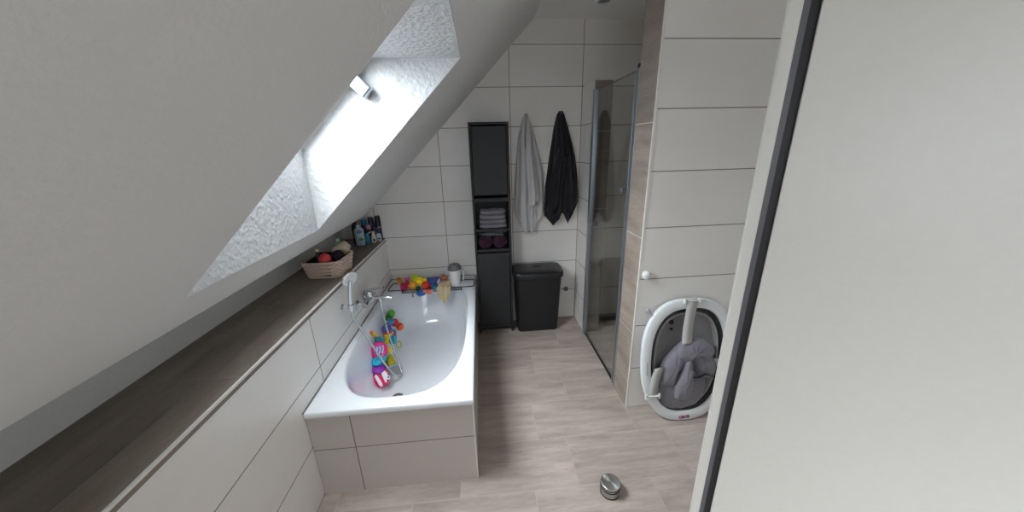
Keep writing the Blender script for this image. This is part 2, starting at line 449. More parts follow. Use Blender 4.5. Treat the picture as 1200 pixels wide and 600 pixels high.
# ================================================================== BATHTUB
HT = .506; TX0, TX1, TY0, TY1 = -.979, -.2083, -1.654, -.002
tub = thing('bathtub', 'white built-in bathtub with tiled panels under the roof slope', 'bathtub', ((TX0 + TX1) / 2, TY0, 0))
NA = 96
bc = (-.603, -.83)


def basin_ring(rho, z, e=3.1, a=.343, b=.755):
    out = []
    for i in range(NA):
        t = 2 * PI * (i + .5) / NA; c, s_ = math.cos(t), math.sin(t)
        k = (abs(c / a) ** e + abs(s_ / b) ** e) ** (-1 / e)
        out.append(Vector((bc[0] + rho * k * c, bc[1] + rho * k * s_, z)))
    return out


def rect_ring(x0, x1, y0, y1, z):
    out = []
    for i in range(NA):
        t = 2 * PI * (i + .5) / NA; c, s_ = math.cos(t), math.sin(t)
        kk = min(((x1 if c > 0 else x0) - bc[0]) / c if abs(c) > 1e-9 else 9, ((y1 if s_ > 0 else y0) - bc[1]) / s_ if abs(s_) > 1e-9 else 9)
        out.append(Vector((bc[0] + kk * c, bc[1] + kk * s_, z)))
    # snap the nearest ring points onto the corners
    for cx, cy in ((x0, y0), (x1, y0), (x1, y1), (x0, y1)):
        j = min(range(NA), key=lambda q: (out[q].x - cx) ** 2 + (out[q].y - cy) ** 2); out[j].x = cx; out[j].y = cy
    return out


tb = MB()
rs = [rect_ring(TX0 + .004, TX1 - .004, TY0 + .004, TY1, HT - .034), rect_ring(TX0, TX1, TY0, TY1, HT - .030), rect_ring(TX0, TX1, TY0, TY1, HT - .005),
      rect_ring(TX0 + .004, TX1 - .005, TY0 + .005, TY1 - .004, HT)]
for rho, z in [(1.015, .506), (1.0, .5045), (.988, .498), (.975, .482), (.96, .446), (.94, .395), (.92, .345), (.895, .283), (.87, .225), (.84, .178), (.80, .140), (.75, .115), (.70, .102), (.6, .094), (.5, .090), (.25, .087), (.04, .085)]:
    rs.append(basin_ring(rho, z))
tb.rings(rs, False, True)
tb.build('basin', M['acrylic'], tub, smooth=50)
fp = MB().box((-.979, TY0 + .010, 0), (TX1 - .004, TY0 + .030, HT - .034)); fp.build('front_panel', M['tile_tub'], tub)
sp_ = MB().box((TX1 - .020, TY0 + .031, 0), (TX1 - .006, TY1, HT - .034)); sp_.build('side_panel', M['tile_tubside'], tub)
MB().box((TX1 - .008, TY0 + .008, 0), (TX1 - .002, TY0 + .016, HT - .034)).build('corner_trim', M['trim_white'], tub)
dr = MB().lathe([(.001, 0), (.036, 0), (.036, .004), (.030, .007), (.012, .007), (.010, .003), (.001, .003)], (-.735, -1.09, .092), (0, 0, 1), 32)
dr.build('drain', M['chrome'], tub, smooth=40)
sj = MB().box((TX0, TY1 - .004, HT - .001), (TX1, TY1 + .002, HT + .004)); sj.box((TX0 - .002, TY0, HT - .001), (TX0 + .004, TY1, HT + .004))
sj.build('silicone_joint', mat('grey_silicone', (120, 118, 114), .5), tub)

# ================================================================== TALL CABINET
cb = thing('bathroom_cabinet', 'tall narrow anthracite cabinet with two doors and two open niches, between bathtub and laundry bin', 'cabinet', (-.04, -.1, 0))
X0, X1, YF, CT = -.196, .118, -.205, 1.828
c_ = MB()
c_.box((X0, YF + .002, .02), (X0 + .018, -.004, CT)); c_.box((X1 - .018, YF + .002, .02), (X1, -.004, CT))
c_.box((X0, YF, CT - .018), (X1, -.004, CT)); c_.box((X0 + .018, YF + .01, .05), (X1 - .018, -.004, .068))
c_.build('carcass', M['cab'], cb, bevel=.0015)
MB().box((X0 + .018, -.014, .06), (X1 - .018, -.004, CT - .018)).build('back_panel', M['cab_in'], cb)
for z0, z1 in ((1.215, 1.245), (.965, .985), (.785, .808)):
    MB().box((X0 + .0185, YF + .004, z0), (X1 - .0185, -.015, z1)).build('shelf', M['cab'], cb, bevel=.001)
MB().box((X0 + .022, YF + .006, 1.27), (X1 - .022, YF + .024, CT - .030)).build('door', M['cab_door'], cb, bevel=.0015)
MB().box((X0 + .022, YF + .006, .075), (X1 - .022, YF + .024, .770)).build('door', M['cab_door'], cb, bevel=.0015)
for x in (X0, X1 - .02):
    for y in (YF + .003, -.03): MB().box((x, y, 0), (x + .02, y + .022, .02)).build('foot', M['cab'], cb)
MB().box((X0 + .018, YF + .03, .022), (X1 - .018, YF + .04, .05)).build('plinth', M['cab_in'], cb)


def folded_towel(c, w_, d_, h, n=14):
    """a towel folded into a slab with a rounded front fold and slightly wavy edges"""
    m = MB(); rs = []
    ph = random.uniform(0, 6)
    for i in range(n + 1):
        x = -w_ / 2 + w_ * i / n; ring = []
        hh = h * (1 + .10 * math.sin(i * 1.1 + ph)); dd = d_ * (1 + .03 * math.sin(i * .8 + ph))
        e = 1 - .35 * (abs(2 * i / n - 1) ** 8)
        for k in range(16):
            t = 2 * PI * k / 16; cc, ss = math.cos(t), math.sin(t)
            ring.append(Vector((c[0] + x, c[1] + dd / 2 * e * math.copysign(abs(cc) ** .35, cc), c[2] + h / 2 + hh / 2 * e * math.copysign(abs(ss) ** .6, ss) + .002 * math.sin(x * 60 + ph))))
        rs.append(ring)
    return m.rings(rs)


ft_labels = ['grey folded towel at the bottom of the stack in the cabinet niche', 'grey folded towel second from the bottom of the cabinet stack',
             'grey folded towel second from the top of the cabinet stack', 'grey folded towel on top of the stack in the cabinet niche']
for k in range(4):
    z = .9865 + .039 * k
    t = folded_towel((-.030 + random.uniform(-.004, .004), -.108, z), .232 - .006 * k, .165 + random.uniform(-.006, .006), .0335)
    tag(t.build('folded_towel', M['stack_grey'], smooth=60, loc=(-.03, -.108, z)), ft_labels[k], 'towel', 'grey towels folded in the cabinet niche')


def towel_roll(c, r, l, ax='y'):
    m = MB(); rs = []
    n = 26
    for j in range(13):
        t = j / 12; y = -l / 2 + l * t; e = 1 - .25 * abs(2 * t - 1) ** 6
        ring = []
        for i in range(n):
            a = 2 * PI * i / n; rr = r * e * (1 + .06 * math.sin(3 * a + j * .5) + .03 * math.sin(7 * a + j))
            ring.append(Vector((c[0] + 1.16 * rr * math.cos(a), c[1] + y, c[2] + max(-r * .97, rr * math.sin(a)))))
        rs.append(ring)
    return m.rings(rs)


for k, (x, lab) in enumerate(((-.103, 'plum purple rolled towel in the lower open niche, the left one'), (.024, 'plum purple rolled towel in the lower open niche, the right one'))):
    t = towel_roll((x, -.105, .8085 + .052), .0535, .17)
    sw = MB()
    tag(t.build('rolled_towel', M['purple'], smooth=60, loc=(x, -.105, .8085)), lab, 'towel', 'plum rolled towels in the cabinet')


def crumple(m, c, rx, ry, rz, amp=.25, seed=1, n=34, q=22):
    rnd = random.Random(seed); ks = [(rnd.uniform(2, 7), rnd.uniform(2, 7), rnd.uniform(0, 6), rnd.uniform(.3, 1)) for _ in range(6)]
    rs = []
    for j in range(q + 1):
        th = PI * min(max(j / q, .01), .99); ring = []
        for i in range(n):
            a = 2 * PI * i / n
            s_ = sum(w_ * math.sin(round(k1) * a + k2 * th + p) for k1, k2, p, w_ in ks) / 3
            e = 1 + amp * s_ * math.sin(th)
            ring.append(Vector((c[0] + rx * e * math.sin(th) * math.cos(a), c[1] + ry * e * math.sin(th) * math.sin(a), c[2] - rz * e * math.cos(th))))
        rs.append(ring)
    return m.rings(rs)


t = crumple(MB(), (-.035, -.125, .932), .115, .06, .026, .25, 4)
tag(t.build('mesh_cloth', M['mesh_grey'], smooth=70, loc=(-.035, -.105, .915)), 'crumpled grey mesh cloth lying on the plum towels in the cabinet', 'cloth')


# ================================================================== HANGING TOWELS
def hanging(name, label, mt, xl, xr, top, bot, hook, seed, lap=None, ridges=6, amp=.036, swell=.06, hem=None):
    root = thing(name, label, 'towel', (hook[0], -.001, hook[1]))
    rnd = random.Random(seed); ph = [rnd.uniform(0, 6) for _ in range(5)]

    def fn(u, v):
        zb = lerp_tab(bot, u); z = top + (zb - top) * v
        a, b = lerp_tab(xl, top - z), lerp_tab(xr, top - z)
        x = a + (b - a) * u
        env = min(1, (top - z) * 4 + .25)
        uu = u + .03 * math.sin(v * 5 + ph[0])
        f = math.sin(ridges * PI * uu + ph[1]) * .55 + .3 * math.sin(ridges * 1.9 * PI * uu + ph[2]) + .15 * math.sin(23 * v + 9 * u + ph[3])
        prof = math.sin(PI * min(max(u, 0), 1)) ** .5
        y = -.012 - (swell * prof + amp * f * (.3 + .7 * prof)) * env * (1 - .25 * v)
        return Vector((x, min(y, -.006), z))
    m = MB().sheet(fn, 70, 80); o = m.build('towel_body', mt, root, smooth=80, solid=.006)

    def back(u, v):
        p = fn(u, v * .93); return Vector((p.x * .97 + hook[0] * .03 + .004, -.006, p.z + .01))
    MB().sheet(back, 30, 30).build('towel_back', mt, root, smooth=80, solid=.005)
    if lap:
        for (lxl, lxr, lt, lb, yo) in lap:
            def fl(u, v, lxl=lxl, lxr=lxr, lt=lt, lb=lb, yo=yo):
                zb = lerp_tab(lb, u); z = lt + (zb - lt) * v
                x = lerp_tab(lxl, lt - z) * (1 - u) + lerp_tab(lxr, lt - z) * u
                return Vector((x, yo - .022 * math.sin(PI * u) - .006 * math.sin(9 * u + 4 * v), z))
            MB().sheet(fl, 24, 40).build('towel_fold', mt, root, smooth=80, solid=.005)
    if hem:
        hm = MB()
        for k in hem:
            pts = []
            for i in range(31):
                u = k[0] + (k[1] - k[0]) * i / 30; p = fn(u, k[2]); pts.append(p + Vector((0, -.004, 0)))
            hm.tube(pts, .0034, 6)
        hm.build('woven_border', M['black_border'] if mt is M['black_towel'] else mt, root, smooth=80)
    return root


hanging('bath_towel', 'light grey bath towel hanging gathered from a wall hook beside the tall cabinet', M['grey_towel'],
        [(0, .272), (.03, .255), (.17, .215), (.45, .190), (.75, .168), (.90, .185), (.99, .20)],
        [(0, .288), (.03, .300), (.17, .352), (.45, .42), (.60, .430), (.80, .434), (.99, .434)],
        1.89, [(0, 1.07), (.12, .985), (.25, .895), (.34, .90), (.385, .985), (.42, .985), (.455, .905), (.56, .925), (.78, 1.01), (1, 1.10)], (.28, 1.875), 3,
        lap=[([(0, .276), (.3, .262), (.70, .292)], [(0, .290), (.3, .322), (.60, .372), (.70, .375)], 1.87, [(0, 1.14), (.5, 1.155), (1, 1.19)], -.088)],
        hem=[(.03, .40, .93), (.03, .38, .955), (.03, .37, .975)])
hanging('bath_towel', 'black bath towel with two pointed tails hanging next to the shower wall stub', M['black_towel'],
        [(0, .553), (.02, .540), (.12, .515), (.35, .480), (.60, .446), (.74, .440), (.95, .440)],
        [(0, .585), (.02, .598), (.12, .632), (.35, .700), (.55, .735), (.74, .745), (.86, .735), (.95, .725)],
        1.905, [(0, 1.045), (.13, 1.00), (.26, .955), (.38, 1.00), (.52, 1.07), (.56, 1.065), (.64, 1.01), (.73, .97), (.86, 1.07), (1, 1.18)], (.569, 1.89), 11, ridges=8, amp=.028,
        lap=[([(0, .545), (.2, .49), (.55, .452)], [(0, .575), (.2, .56), (.55, .56)], 1.62, [(0, 1.14), (.4, 1.09), (1, 1.20)], -.074),
             ([(0, .60), (.2, .600), (.50, .585)], [(0, .63), (.2, .67), (.45, .70)], 1.55, [(0, 1.10), (.5, 1.06), (1, 1.17)], -.070)],
        hem=[(.04, .45, .90), (.04, .44, .925), (.58, .97, .90), (.58, .97, .925)])
for x, lab in ((.28, 'small chrome wall hook carrying the light grey towel'), (.569, 'small chrome wall hook carrying the black towel')):
    h = MB().cyl((x, .0, 1.885), (x, -.006, 1.885), .017, n=20).tube([(x, -.004, 1.885), (x, -.02, 1.882), (x, -.032, 1.888), (x, -.036, 1.902)], .005)
    tag(h.build('wall_hook', M['chrome'], smooth=50, loc=(x, 0, 1.88)), lab, 'hook', 'towel hooks')

# ================================================================== LAUNDRY BIN
lb_ = thing('laundry_bin', 'black rattan-look plastic laundry bin with hinged lid under the towels', 'laundry bin', (.34, -.14, 0))


def rrect(cx, cy, hx, hy, r, z, n=10, bow=0):
    out = []
    for (sx, sy, a0) in ((1, 1, 0), (-1, 1, 90), (-1, -1, 180), (1, -1, 270)):
        for i in range(n + 1):
            a = math.radians(a0 + 90 * i / n)
            x = cx + sx * (hx - r) + r * math.cos(a); y = cy + sy * (hy - r) + r * math.sin(a)
            out.append(Vector((x, y, z)))
    return out


bm_ = NT('black_woven_plastic')
v = bm_.coords('Object', (1, 1, 1)); sx = bm_.node('ShaderNodeSeparateXYZ'); bm_.l.new(v, sx.inputs[0])
a1 = bm_.math('SINE', bm_.math('MULTIPLY', bm_.math('ADD', sx.outputs[0], sx.outputs[1]), 520)); a2 = bm_.math('SINE', bm_.math('MULTIPLY', sx.outputs[2], 420))
bm_.bump(bm_.math('MULTIPLY', a1, a2), .5, .002)
bm_.b.inputs['Base Color'].default_value = lin((27, 28, 31)); bm_.b.inputs['Roughness'].default_value = .38
M['bin'] = bm_.m
M['bin_lid'] = mat('black_smooth_plastic', (28, 29, 32), .36, bump=.15, bscale=160)
b = MB()
b.rings([rrect(.345, -.135, .165, .085, .03, .0), rrect(.345, -.135, .185, .100, .035, .006), rrect(.345, -.140, .190, .110, .035, .12), rrect(.345, -.148, .200, .122, .04, .40), rrect(.345, -.152, .208, .130, .042, .565)])
b.build('body', M['bin'], lb_, smooth=40)
l = MB()
l.rings([rrect(.345, -.153, .214, .135, .045, .545), rrect(.345, -.156, .221, .146, .055, .552), rrect(.345, -.156, .223, .148, .06, .583), rrect(.345, -.156, .220, .140, .06, .598),
         rrect(.345, -.156, .19, .115, .06, .606), rrect(.345, -.156, .10, .06, .04, .609)])
lo_ = l.build('lid', M['bin_lid'], lb_, smooth=45)
g_ = MB(); g_.lathe([(.0, 0), (.042, 0), (.045, .003), (.038, .005), (.03, .002), (.001, .002)], (.345, -.15, .6075), (0, 0, 1), 28, 1, .35); g_.build('lid_grip', M['bin_lid'], lo_, smooth=45)
MB().box((.265, -.3055, .552), (.425, -.300, .566)).build('front_latch', M['bin_lid'], lo_, bevel=.002)

# ================================================================== SHOWER
se = thing('shower_screen', 'frameless glass shower door with aluminium side profiles, closing the shower niche', 'shower door', (XP + .01, -.68, 0))
GX = XP + .006
MB().box((GX, Y1 + .022, .012), (GX + .006, SY - .055, 2.018)).build('glass_panel', M['glass'], se)
# profile at the stub wall
MB().box((XP - .010, SY - .030, 0), (XP + .022, SY - .006, 2.030)).build('wall_profile', M['alu'], se, bevel=.003)
MB().box((XP - .012, SY - .058, .004), (XP + .020, SY - .034, 2.028)).build('hinge_profile', M['alu'], se, bevel=.006)
MB().box((XP - .004, SY - .034, .0), (XP + .018, SY - .030, 2.02)).build('rubber_seal', M['seal'], se)
# profile at the pier
MB().box((XP - .006, Y1 + .001, 0), (XP + .020, Y1 + .020, 2.030)).build('wall_profile', M['alu'], se, bevel=.003)
MB().box((XP - .002, Y1 + .021, .004), (XP + .016, Y1 + .040, 2.020)).build('strike_profile', M['grey_pl'], se, bevel=.002)
MB().box((XP - .006, Y1 + .041, .012), (XP + .016, Y1 + .050, 2.016)).build('edge_profile', M['alu'], se, bevel=.002)
MB().box((XP - .008, Y1 + .002, 2.020), (XP + .022, Y1 + .030, 2.045)).build('profile_cap', M['seal'], se, bevel=.004)
MB().box((GX - .003, Y1 + .04, .002), (GX + .009, SY - .06, .016)).build('bottom_seal', M['seal'], se)
MB().box((GX - .001, Y1 + .03, 2.0165), (GX + .007, SY - .06, 2.021)).build('top_edge', M['grey_pl'], se)
for (y, z) in ((-.44, 1.045), (-.955, 1.37)):
    MB().box((GX - .022, y - .012, z - .014), (GX + .028, y + .012, z + .014)).build('door_knob', M['grey_pl'], se, bevel=.003)
dg = thing('floor_drain', 'dark steel channel drain in the shower floor', 'drain', (1.15, -.09, 0))
MB().box((.93, -.14, .0005), (1.45, -.05, .004)).build('channel', M['steel'], dg, bevel=.001)
gm = MB()
for i in range(24): gm.box((.94 + i * .021, -.132, .004), (.952 + i * .021, -.058, .0065))
gm.build('grate', M['dark_gap'], dg)
lt = thing('ceiling_spotlight', 'round white spotlight in the ceiling above the shower', 'ceiling light', (.755, -.41, CZ - .03))
MB().lathe([(.05, .03), (.062, .03), (.062, .008), (.055, 0), (.042, 0), (.040, .012), (.001, .012)], (.755, -.41, CZ - .03), (0, 0, 1), 32).build('ring', M['white_pl'], lt, smooth=40)
MB().lathe([(.001, 0), (.038, 0), (.038, .006), (.001, .006)], (.755, -.41, CZ - .024), (0, 0, 1), 32).build('lens', M['grey_pl'], lt, smooth=40)

# socket low on the back wall
so = thing('wall_socket', 'white wall socket low on the tiled wall, right of the laundry bin', 'socket', (.638, 0, .312))
MB().box((.596, -.009, .271), (.680, 0, .353)).build('frame', M['white_pl'], so, bevel=.004)
MB().lathe([(.021, 0), (.024, .003), (.024, .004), (.0205, .004), (.0195, -.004), (.001, -.004)], (.656, -.0095, .312), (0, -1, 0), 24).build('socket_insert', M['grey_pl'], so, smooth=40)
for z in (.303, .321): MB().cyl((.656, -.008, z), (.656, -.0148, z), .0035, n=10).build('contact', M['dark_gap'], so)
s1 = MB()
s1.box((.615, -.0105, .30), (.618, -.009, .324)); s1.box((.628, -.0105, .30), (.631, -.009, .324)); s1.box((.615, -.0105, .310), (.631, -.009, .3135))
s1.build('rocker_mark', M['dark_gap'], so)
# white knob on the pier wall
kb = MB().lathe([(.001, 0), (.024, 0), (.0255, .004), (.0255, .014), (.022, .020), (.012, .024), (.001, .025)], (.790, -1.26, .927), (0, -1, 0), 28)
tag(kb.build('wall_bumper', M['white_pl'], smooth=50, loc=(.79, -1.26, .927)), 'round white plastic knob on the white pier wall above the baby bath', 'knob')

# ================================================================== BATH MIXER + HAND SHOWER
mx = thing('bath_mixer', 'chrome wall-mounted bath mixer with lever over the bathtub edge', 'mixer tap', (-.98, -.78, .66))
for y in (-.70, -.86):
    MB().lathe([(.0, 0), (.031, 0), (.032, .006), (.016, .010), (.015, .04)], (-.980, y, .665), (1, 0, 0), 24).build('wall_rosette', M['chrome'], mx, smooth=45)
b = MB().lathe([(.001, 0), (.018, .0), (.020, .004), (.020, .07), (.025, .075), (.026, .12), (.025, .165), (.020, .17), (.020, .19), (.018, .195), (.001, .195)], (-.925, -.88, .665), (0, 1, 0), 26)
b.build('body', M['chrome'], mx, smooth=45)
b = MB().lathe([(.024, 0), (.026, .015), (.026, .04), (.020, .05), (.001, .052)], (-.925, -.765, .672), (0, 0, 1), 26); b.build('cartridge', M['chrome'], mx, smooth=45)
b = MB().tube([(-.93, -.765, .730), (-.90, -.765, .735), (-.86, -.765, .738), (-.82, -.765, .742)], .008, 10, flat=(.006, .012)); b.build('lever', M['chrome'], mx, smooth=60)
b = MB().tube([(-.92, -.765, .668), (-.88, -.765, .672), (-.84, -.765, .672), (-.80, -.765, .668), (-.777, -.765, .663)], .013, 14, flat=(.012, .017)); b.cyl((-.793, -.765, .665), (-.793, -.765, .645), .010)
b.build('spout', M['chrome'], mx, smooth=60)
b = MB().cyl((-.858, -.765, .662), (-.858, -.765, .640), .010, n=14); b.build('hose_outlet', M['chrome'], mx, smooth=60)
hb = MB()
hb.lathe([(.0, 0), (.020, 0), (.021, .006), (.010, .010), (.009, .04)], (-.981, -1.075, .755), (1, 0, 0), 24)
hb.lathe([(.013, -.014), (.017, -.014), (.018, .014), (.014, .014)], (-.930, -1.075, .755), (.12, 0, 1), 20)
tag(hb.build('shower_holder', M['chrome'], smooth=45, loc=(-.98, -1.075, .755)), 'small chrome wall bracket holding the hand shower', 'bracket')
hs = thing('hand_shower', 'chrome hand shower with round white spray face in its wall bracket', 'hand shower', (-.93, -1.075, .735))
b = MB().tube([(-.931, -1.075, .725), (-.930, -1.075, .76), (-.926, -1.077, .81), (-.918, -1.08, .86), (-.912, -1.083, .895), (-.905, -1.085, .925)], .011, 14)
b.build('handle', M['chrome'], hs, smooth=60)
hax = Vector((.80, -.52, -.28)).normalized(); hc = Vector((-.912, -1.075, .935))
MB().lathe([(.001, -.018), (.030, -.014), (.046, -.002), (.049, .008), (.046, .012), (.001, .012)], hc, hax, 32).build('shower_head', M['chrome'], hs, smooth=45)
f = MB().lathe([(.001, 0), (.041, 0), (.041, .003), (.001, .003)], hc + hax * .0122, hax, 32)
q = Vector((0, 0, 1)).rotation_difference(hax).to_matrix()
fo = f.build('spray_face', M['white_pl'], hs, smooth=45)
nz = MB()
for rr, nn in ((.012, 6), (.024, 12), (.034, 18)):
    for i in range(nn):
        p = hc + hax * .0150 + q @ Vector((rr * math.cos(2 * PI * i / nn), rr * math.sin(2 * PI * i / nn), 0)); nz.cyl(p, p + hax * .0015, .0018, n=6)
nz.build('nozzles', M['grey_pl'], fo)


def spline(P, n=16):
    P = [Vector(p) for p in P]; out = []
    Q = [P[0] * 2 - P[1]] + P + [P[-1] * 2 - P[-2]]
    for i in range(1, len(Q) - 2):
        for k in range(n):
            t = k / n; a, b, c, d = Q[i - 1], Q[i], Q[i + 1], Q[i + 2]
            out.append(.5 * ((2 * b) + (-a + c) * t + (2 * a - 5 * b + 4 * c - d) * t * t + (-a + 3 * b - 3 * c + d) * t ** 3))
    return out + [P[-1]]


hp = spline([(-.931, -1.075, .722), (-.928, -1.074, .68), (-.905, -1.055, .60), (-.875, -1.03, .49), (-.835, -.995, .33), (-.795, -.955, .19), (-.770, -.915, .122), (-.757, -.880, .106), (-.762, -.845, .125), (-.81, -.785, .25), (-.846, -.755, .42), (-.857, -.763, .56), (-.858, -.765, .640)], 14)
hose = MB().tube(hp, .0068, 10)
rib = MB()
ho = NT('ribbed_metal_hose'); hv = ho.coords('Object'); wv = ho.node('ShaderNodeTexWave', bands_direction='Z'); wv.inputs['Scale'].default_value = 120; ho.l.new(hv, wv.inputs[0])
ho.bump(wv.outputs['Fac'], .4, .001); ho.b.inputs['Base Color'].default_value = lin((198, 200, 202)); ho.b.inputs['Metallic'].default_value = .85; ho.b.inputs['Roughness'].default_value = .25
tag(hose.build('shower_hose', ho.m, smooth=60, loc=(-.93, -1.075, .72)), 'silver shower hose looping down into the bathtub from the mixer', 'hose')

# ================================================================== BATH RACK AND WHAT LIES ON IT
rk = thing('bath_rack', 'black wire bath rack laid across the far end of the bathtub', 'bath rack', (-.58, -.19, .51))
wz = .5115; YA, YB = -.285, -.125
m = MB().tube(spline([(-.80, YA, wz), (-.90, YA, wz), (-.925, YA, wz), (-.945, YA + .02, wz), (-.94, YB - .03, wz), (-.92, YB, wz), (-.80, YB, wz), (-.60, YB, wz), (-.40, YB, wz), (-.25, YB, wz), (-.228, YB - .012, wz), (-.222, YB - .04, wz), (-.222, YA + .03, wz), (-.235, YA + .006, wz), (-.26, YA, wz), (-.5, YA, wz)], 6) + [Vector((-.795, YA, wz))], .0042, 8)
m.build('outer_frame', M['black_wire'], rk, smooth=60)
tz = .484
m = MB()
ring = [Vector((-.83, YA + .004, tz)), Vector((-.33, YA + .004, tz)), Vector((-.33, YB - .004, tz)), Vector((-.83, YB - .004, tz))]
m.tube(ring, .0035, 8, True)
for i in range(26): x = -.825 + i * .0196; m.tube([(x, YA, wz), (x, YA + .003, tz + .004), (x, YA + .008, tz), (x, YB - .008, tz), (x, YB - .003, tz + .004), (x, YB, wz)], .0016, 6)
for y in (-.245, -.205, -.165): m.tube([(-.83, y, tz - .0015), (-.33, y, tz - .0015)], .0022, 6)
for x in (-.83, -.33): m.tube([(x, YA, wz), (x, YA, tz), (x, YB, tz), (x, YB, wz)], .0035, 8)
m.build('wire_tray', M['black_wire'], rk, smooth=60)

mg = thing('rinsing_jug', 'white rinsing jug with grey soft rim and handle standing on the bath rack', 'jug', (-.383, -.205, tz + .0022))
jz = tz + .0022; jc = (-.383, -.205, jz)
MB().lathe([(.001, 0), (.036, 0), (.040, .004), (.044, .06), (.049, .13), (.053, .158), (.054, .160), (.050, .160), (.045, .12), (.038, .02), (.001, .012)], jc, (0, 0, 1), 32).build('body', M['white_pl'], mg, smooth=45)
MB().tube(spline([(jc[0] + .044, jc[1], jz + .150), (jc[0] + .068, jc[1] - .004, jz + .146), (jc[0] + .076, jc[1] - .006, jz + .125), (jc[0] + .074, jc[1] - .006, jz + .085), (jc[0] + .068, jc[1] - .006, jz + .06)], 6), .008, 10, flat=(.006, .010)).build('handle', M['white_pl'], mg, smooth=60)
MB().lathe([(.050, .0), (.0575, .002), (.060, .010), (.055, .028), (.042, .046), (.034, .046), (.001, .036)], (jc[0], jc[1], jz + .158), (-.06, 0, 1), 32, 1.0, 1.0).build('soft_rim', M['grey_pl'], mg, smooth=45)

# washcloth draped over the front wire
wc = MB()


def wfn(u, v):
    # v 0..1: from the back of the tray over the front wire, then down into a point
    L = .20; s_ = v * (.14 + L)
    if s_ < .14:
        y = -.14 - s_ * 1.07; z = .522 + .016 * math.sin(s_ / .14 * PI) + .008 * math.sin(u * 14 + s_ * 40)
        x = -.530 + .112 * u + .006 * math.sin(s_ * 40)
    else:
        q_ = (s_ - .14) / L
        edge = .62 + .38 * (1 - abs(u - .55) / .55) ** 1.0
        dz = q_ * .155 * edge; z = .520 - dz
        y = -.2935 - .006 * math.sin(u * 20) * (1 - .3 * q_) - .004
        w_ = 1 - .62 * (dz / .155) ** 1.4
        x = -.4740 - .004 + (u - .5) * .118 * w_ + -.010 * (dz / .155)
    return Vector((x, y, z))


wc.sheet(wfn, 30, 46)
tag(wc.build('washcloth', M['cloth'], smooth=80, solid=.004, loc=(-.48, -.29, .52)), 'beige terry washcloth draped over the front of the bath rack', 'washcloth')

TT = tz + .0015


def star(m, c, R, r, th, n=5, ax=(0, 0, 1), rot=0, mi=0):
    q = Vector((0, 0, 1)).rotation_difference(Vector(ax).normalized()).to_matrix(); c = Vector(c); rs = []
    for (s_, z) in ((.55, -th), (.95, -th * .6), (1, 0), (.95, th * .6), (.55, th), (.05, th * 1.15)):
        ring = []
        for i in range(n * 12):
            a = 2 * PI * i / (n * 12); rad = r + (R - r) * (.5 + .5 * math.cos(n * a)) ** .9
            ring.append(c + q @ Vector((rad * s_ * math.cos(a + rot), rad * s_ * math.sin(a + rot), z)))
        rs.append(ring)
    return m.rings(rs, mi=mi)


def cup(m, c, r0, r1, h, ax=(0, 0, 1), mi=0, th=.002):
    return m.lathe([(.001, 0), (r0, 0), (r1, h), (r1 + .002, h + .001), (r1 - th, h + .001), (r0 - th, th * 1.5), (.001, th * 1.5)], c, ax, 24, mi=mi)


# orange cup on the tub corner
t = thing('stacking_cup', 'small orange stacking cup at the left end of the bath rack', 'toy cup', (-.885, -.115, .507))
cup(MB(), (-.885, -.112, .514), .020, .025, .036, (.1, -.3, 1)).build('cup_body', pl((226, 150, 48)), t, smooth=45)
MB().torus((-.882, -.122, .551), .0255, .0025, (.1, -.3, 1)).build('rim', pl((236, 176, 80)), t, smooth=60)
t = thing('toy_starfish', 'crimson and pink starfish toy leaning on the left of the bath rack pile', 'bath toy', (-.80, -.20, TT))
star(MB(), (-.795, -.21, TT + .034), .055, .025, .010, 5, (-.1, -.6, 1), .5).build('body', pl((196, 22, 62)), t, smooth=60)
MB().ball((-.825, -.238, TT + .026), .017).build('bump', pl((206, 40, 128)), t, smooth=60)
MB().ball((-.800, -.165, TT + .066), .015).build('bump', pl((232, 62, 150)), t, smooth=60)
t = thing('toy_flower_cup', 'orange-yellow flower-shaped toy scoop in front on the bath rack', 'bath toy', (-.745, -.225, TT))
star(MB(), (-.742, -.235, TT + .034), .036, .028, .008, 6, (.0, -.85, .5)).build('petals', pl((244, 190, 62)), t, smooth=60)
cup(MB(), (-.742, -.238, TT + .036), .014, .021, .014, (0, -.85, .5)).build('centre', pl((240, 150, 20)), t, smooth=60)
t = thing('toy_frog', 'lime green squirting bath toy behind the yellow one on the rack', 'bath toy', (-.732, -.16, TT))
MB().ball((-.732, -.160, TT + .048), .034, 1, .9, 1.35).build('body', pl((178, 214, 22)), t, smooth=60)
for dx in (-.014, .014): MB().ball((-.732 + dx, -.178, TT + .090), .009).build('eye', pl((196, 226, 60)), t, smooth=60)
t = thing('rubber_duck', 'yellow rubber duck lying on the toy pile of the bath rack', 'rubber duck', (-.685, -.19, TT))
MB().ball((-.690, -.185, TT + .048), .036, 1.25, .85, .85, R=RY(18)).build('body', pl((248, 222, 18)), t, smooth=60)
h_ = MB().ball((-.652, -.200, TT + .058), .021).build('head', pl((248, 222, 18)), t, smooth=60)
MB().ball((-.640, -.222, TT + .054), .009, 1, 1.2, .5).build('beak', pl((240, 120, 20)), h_, smooth=60)
for dx in (-.012, .010): MB().ball((-.652 + dx, -.2195, TT + .064), .0028).build('eye', M['seal'], h_, smooth=60)
t = MB().ball((-.700, -.258, TT + .024), .020, 1.2, .9, 1)
tag(t.build('toy_turtle_shell', pl((22, 88, 52)), smooth=60, loc=(-.70, -.258, TT)), 'small dark green toy ball under the yellow duck on the rack', 'bath toy')
t = thing('toy_ball', 'red and orange toy ball right of the yellow duck on the rack', 'ball', (-.635, -.235, TT))
MB().ball((-.635, -.235, TT + .032), .030).build('ball_body', pl((222, 48, 30)), t, smooth=60)
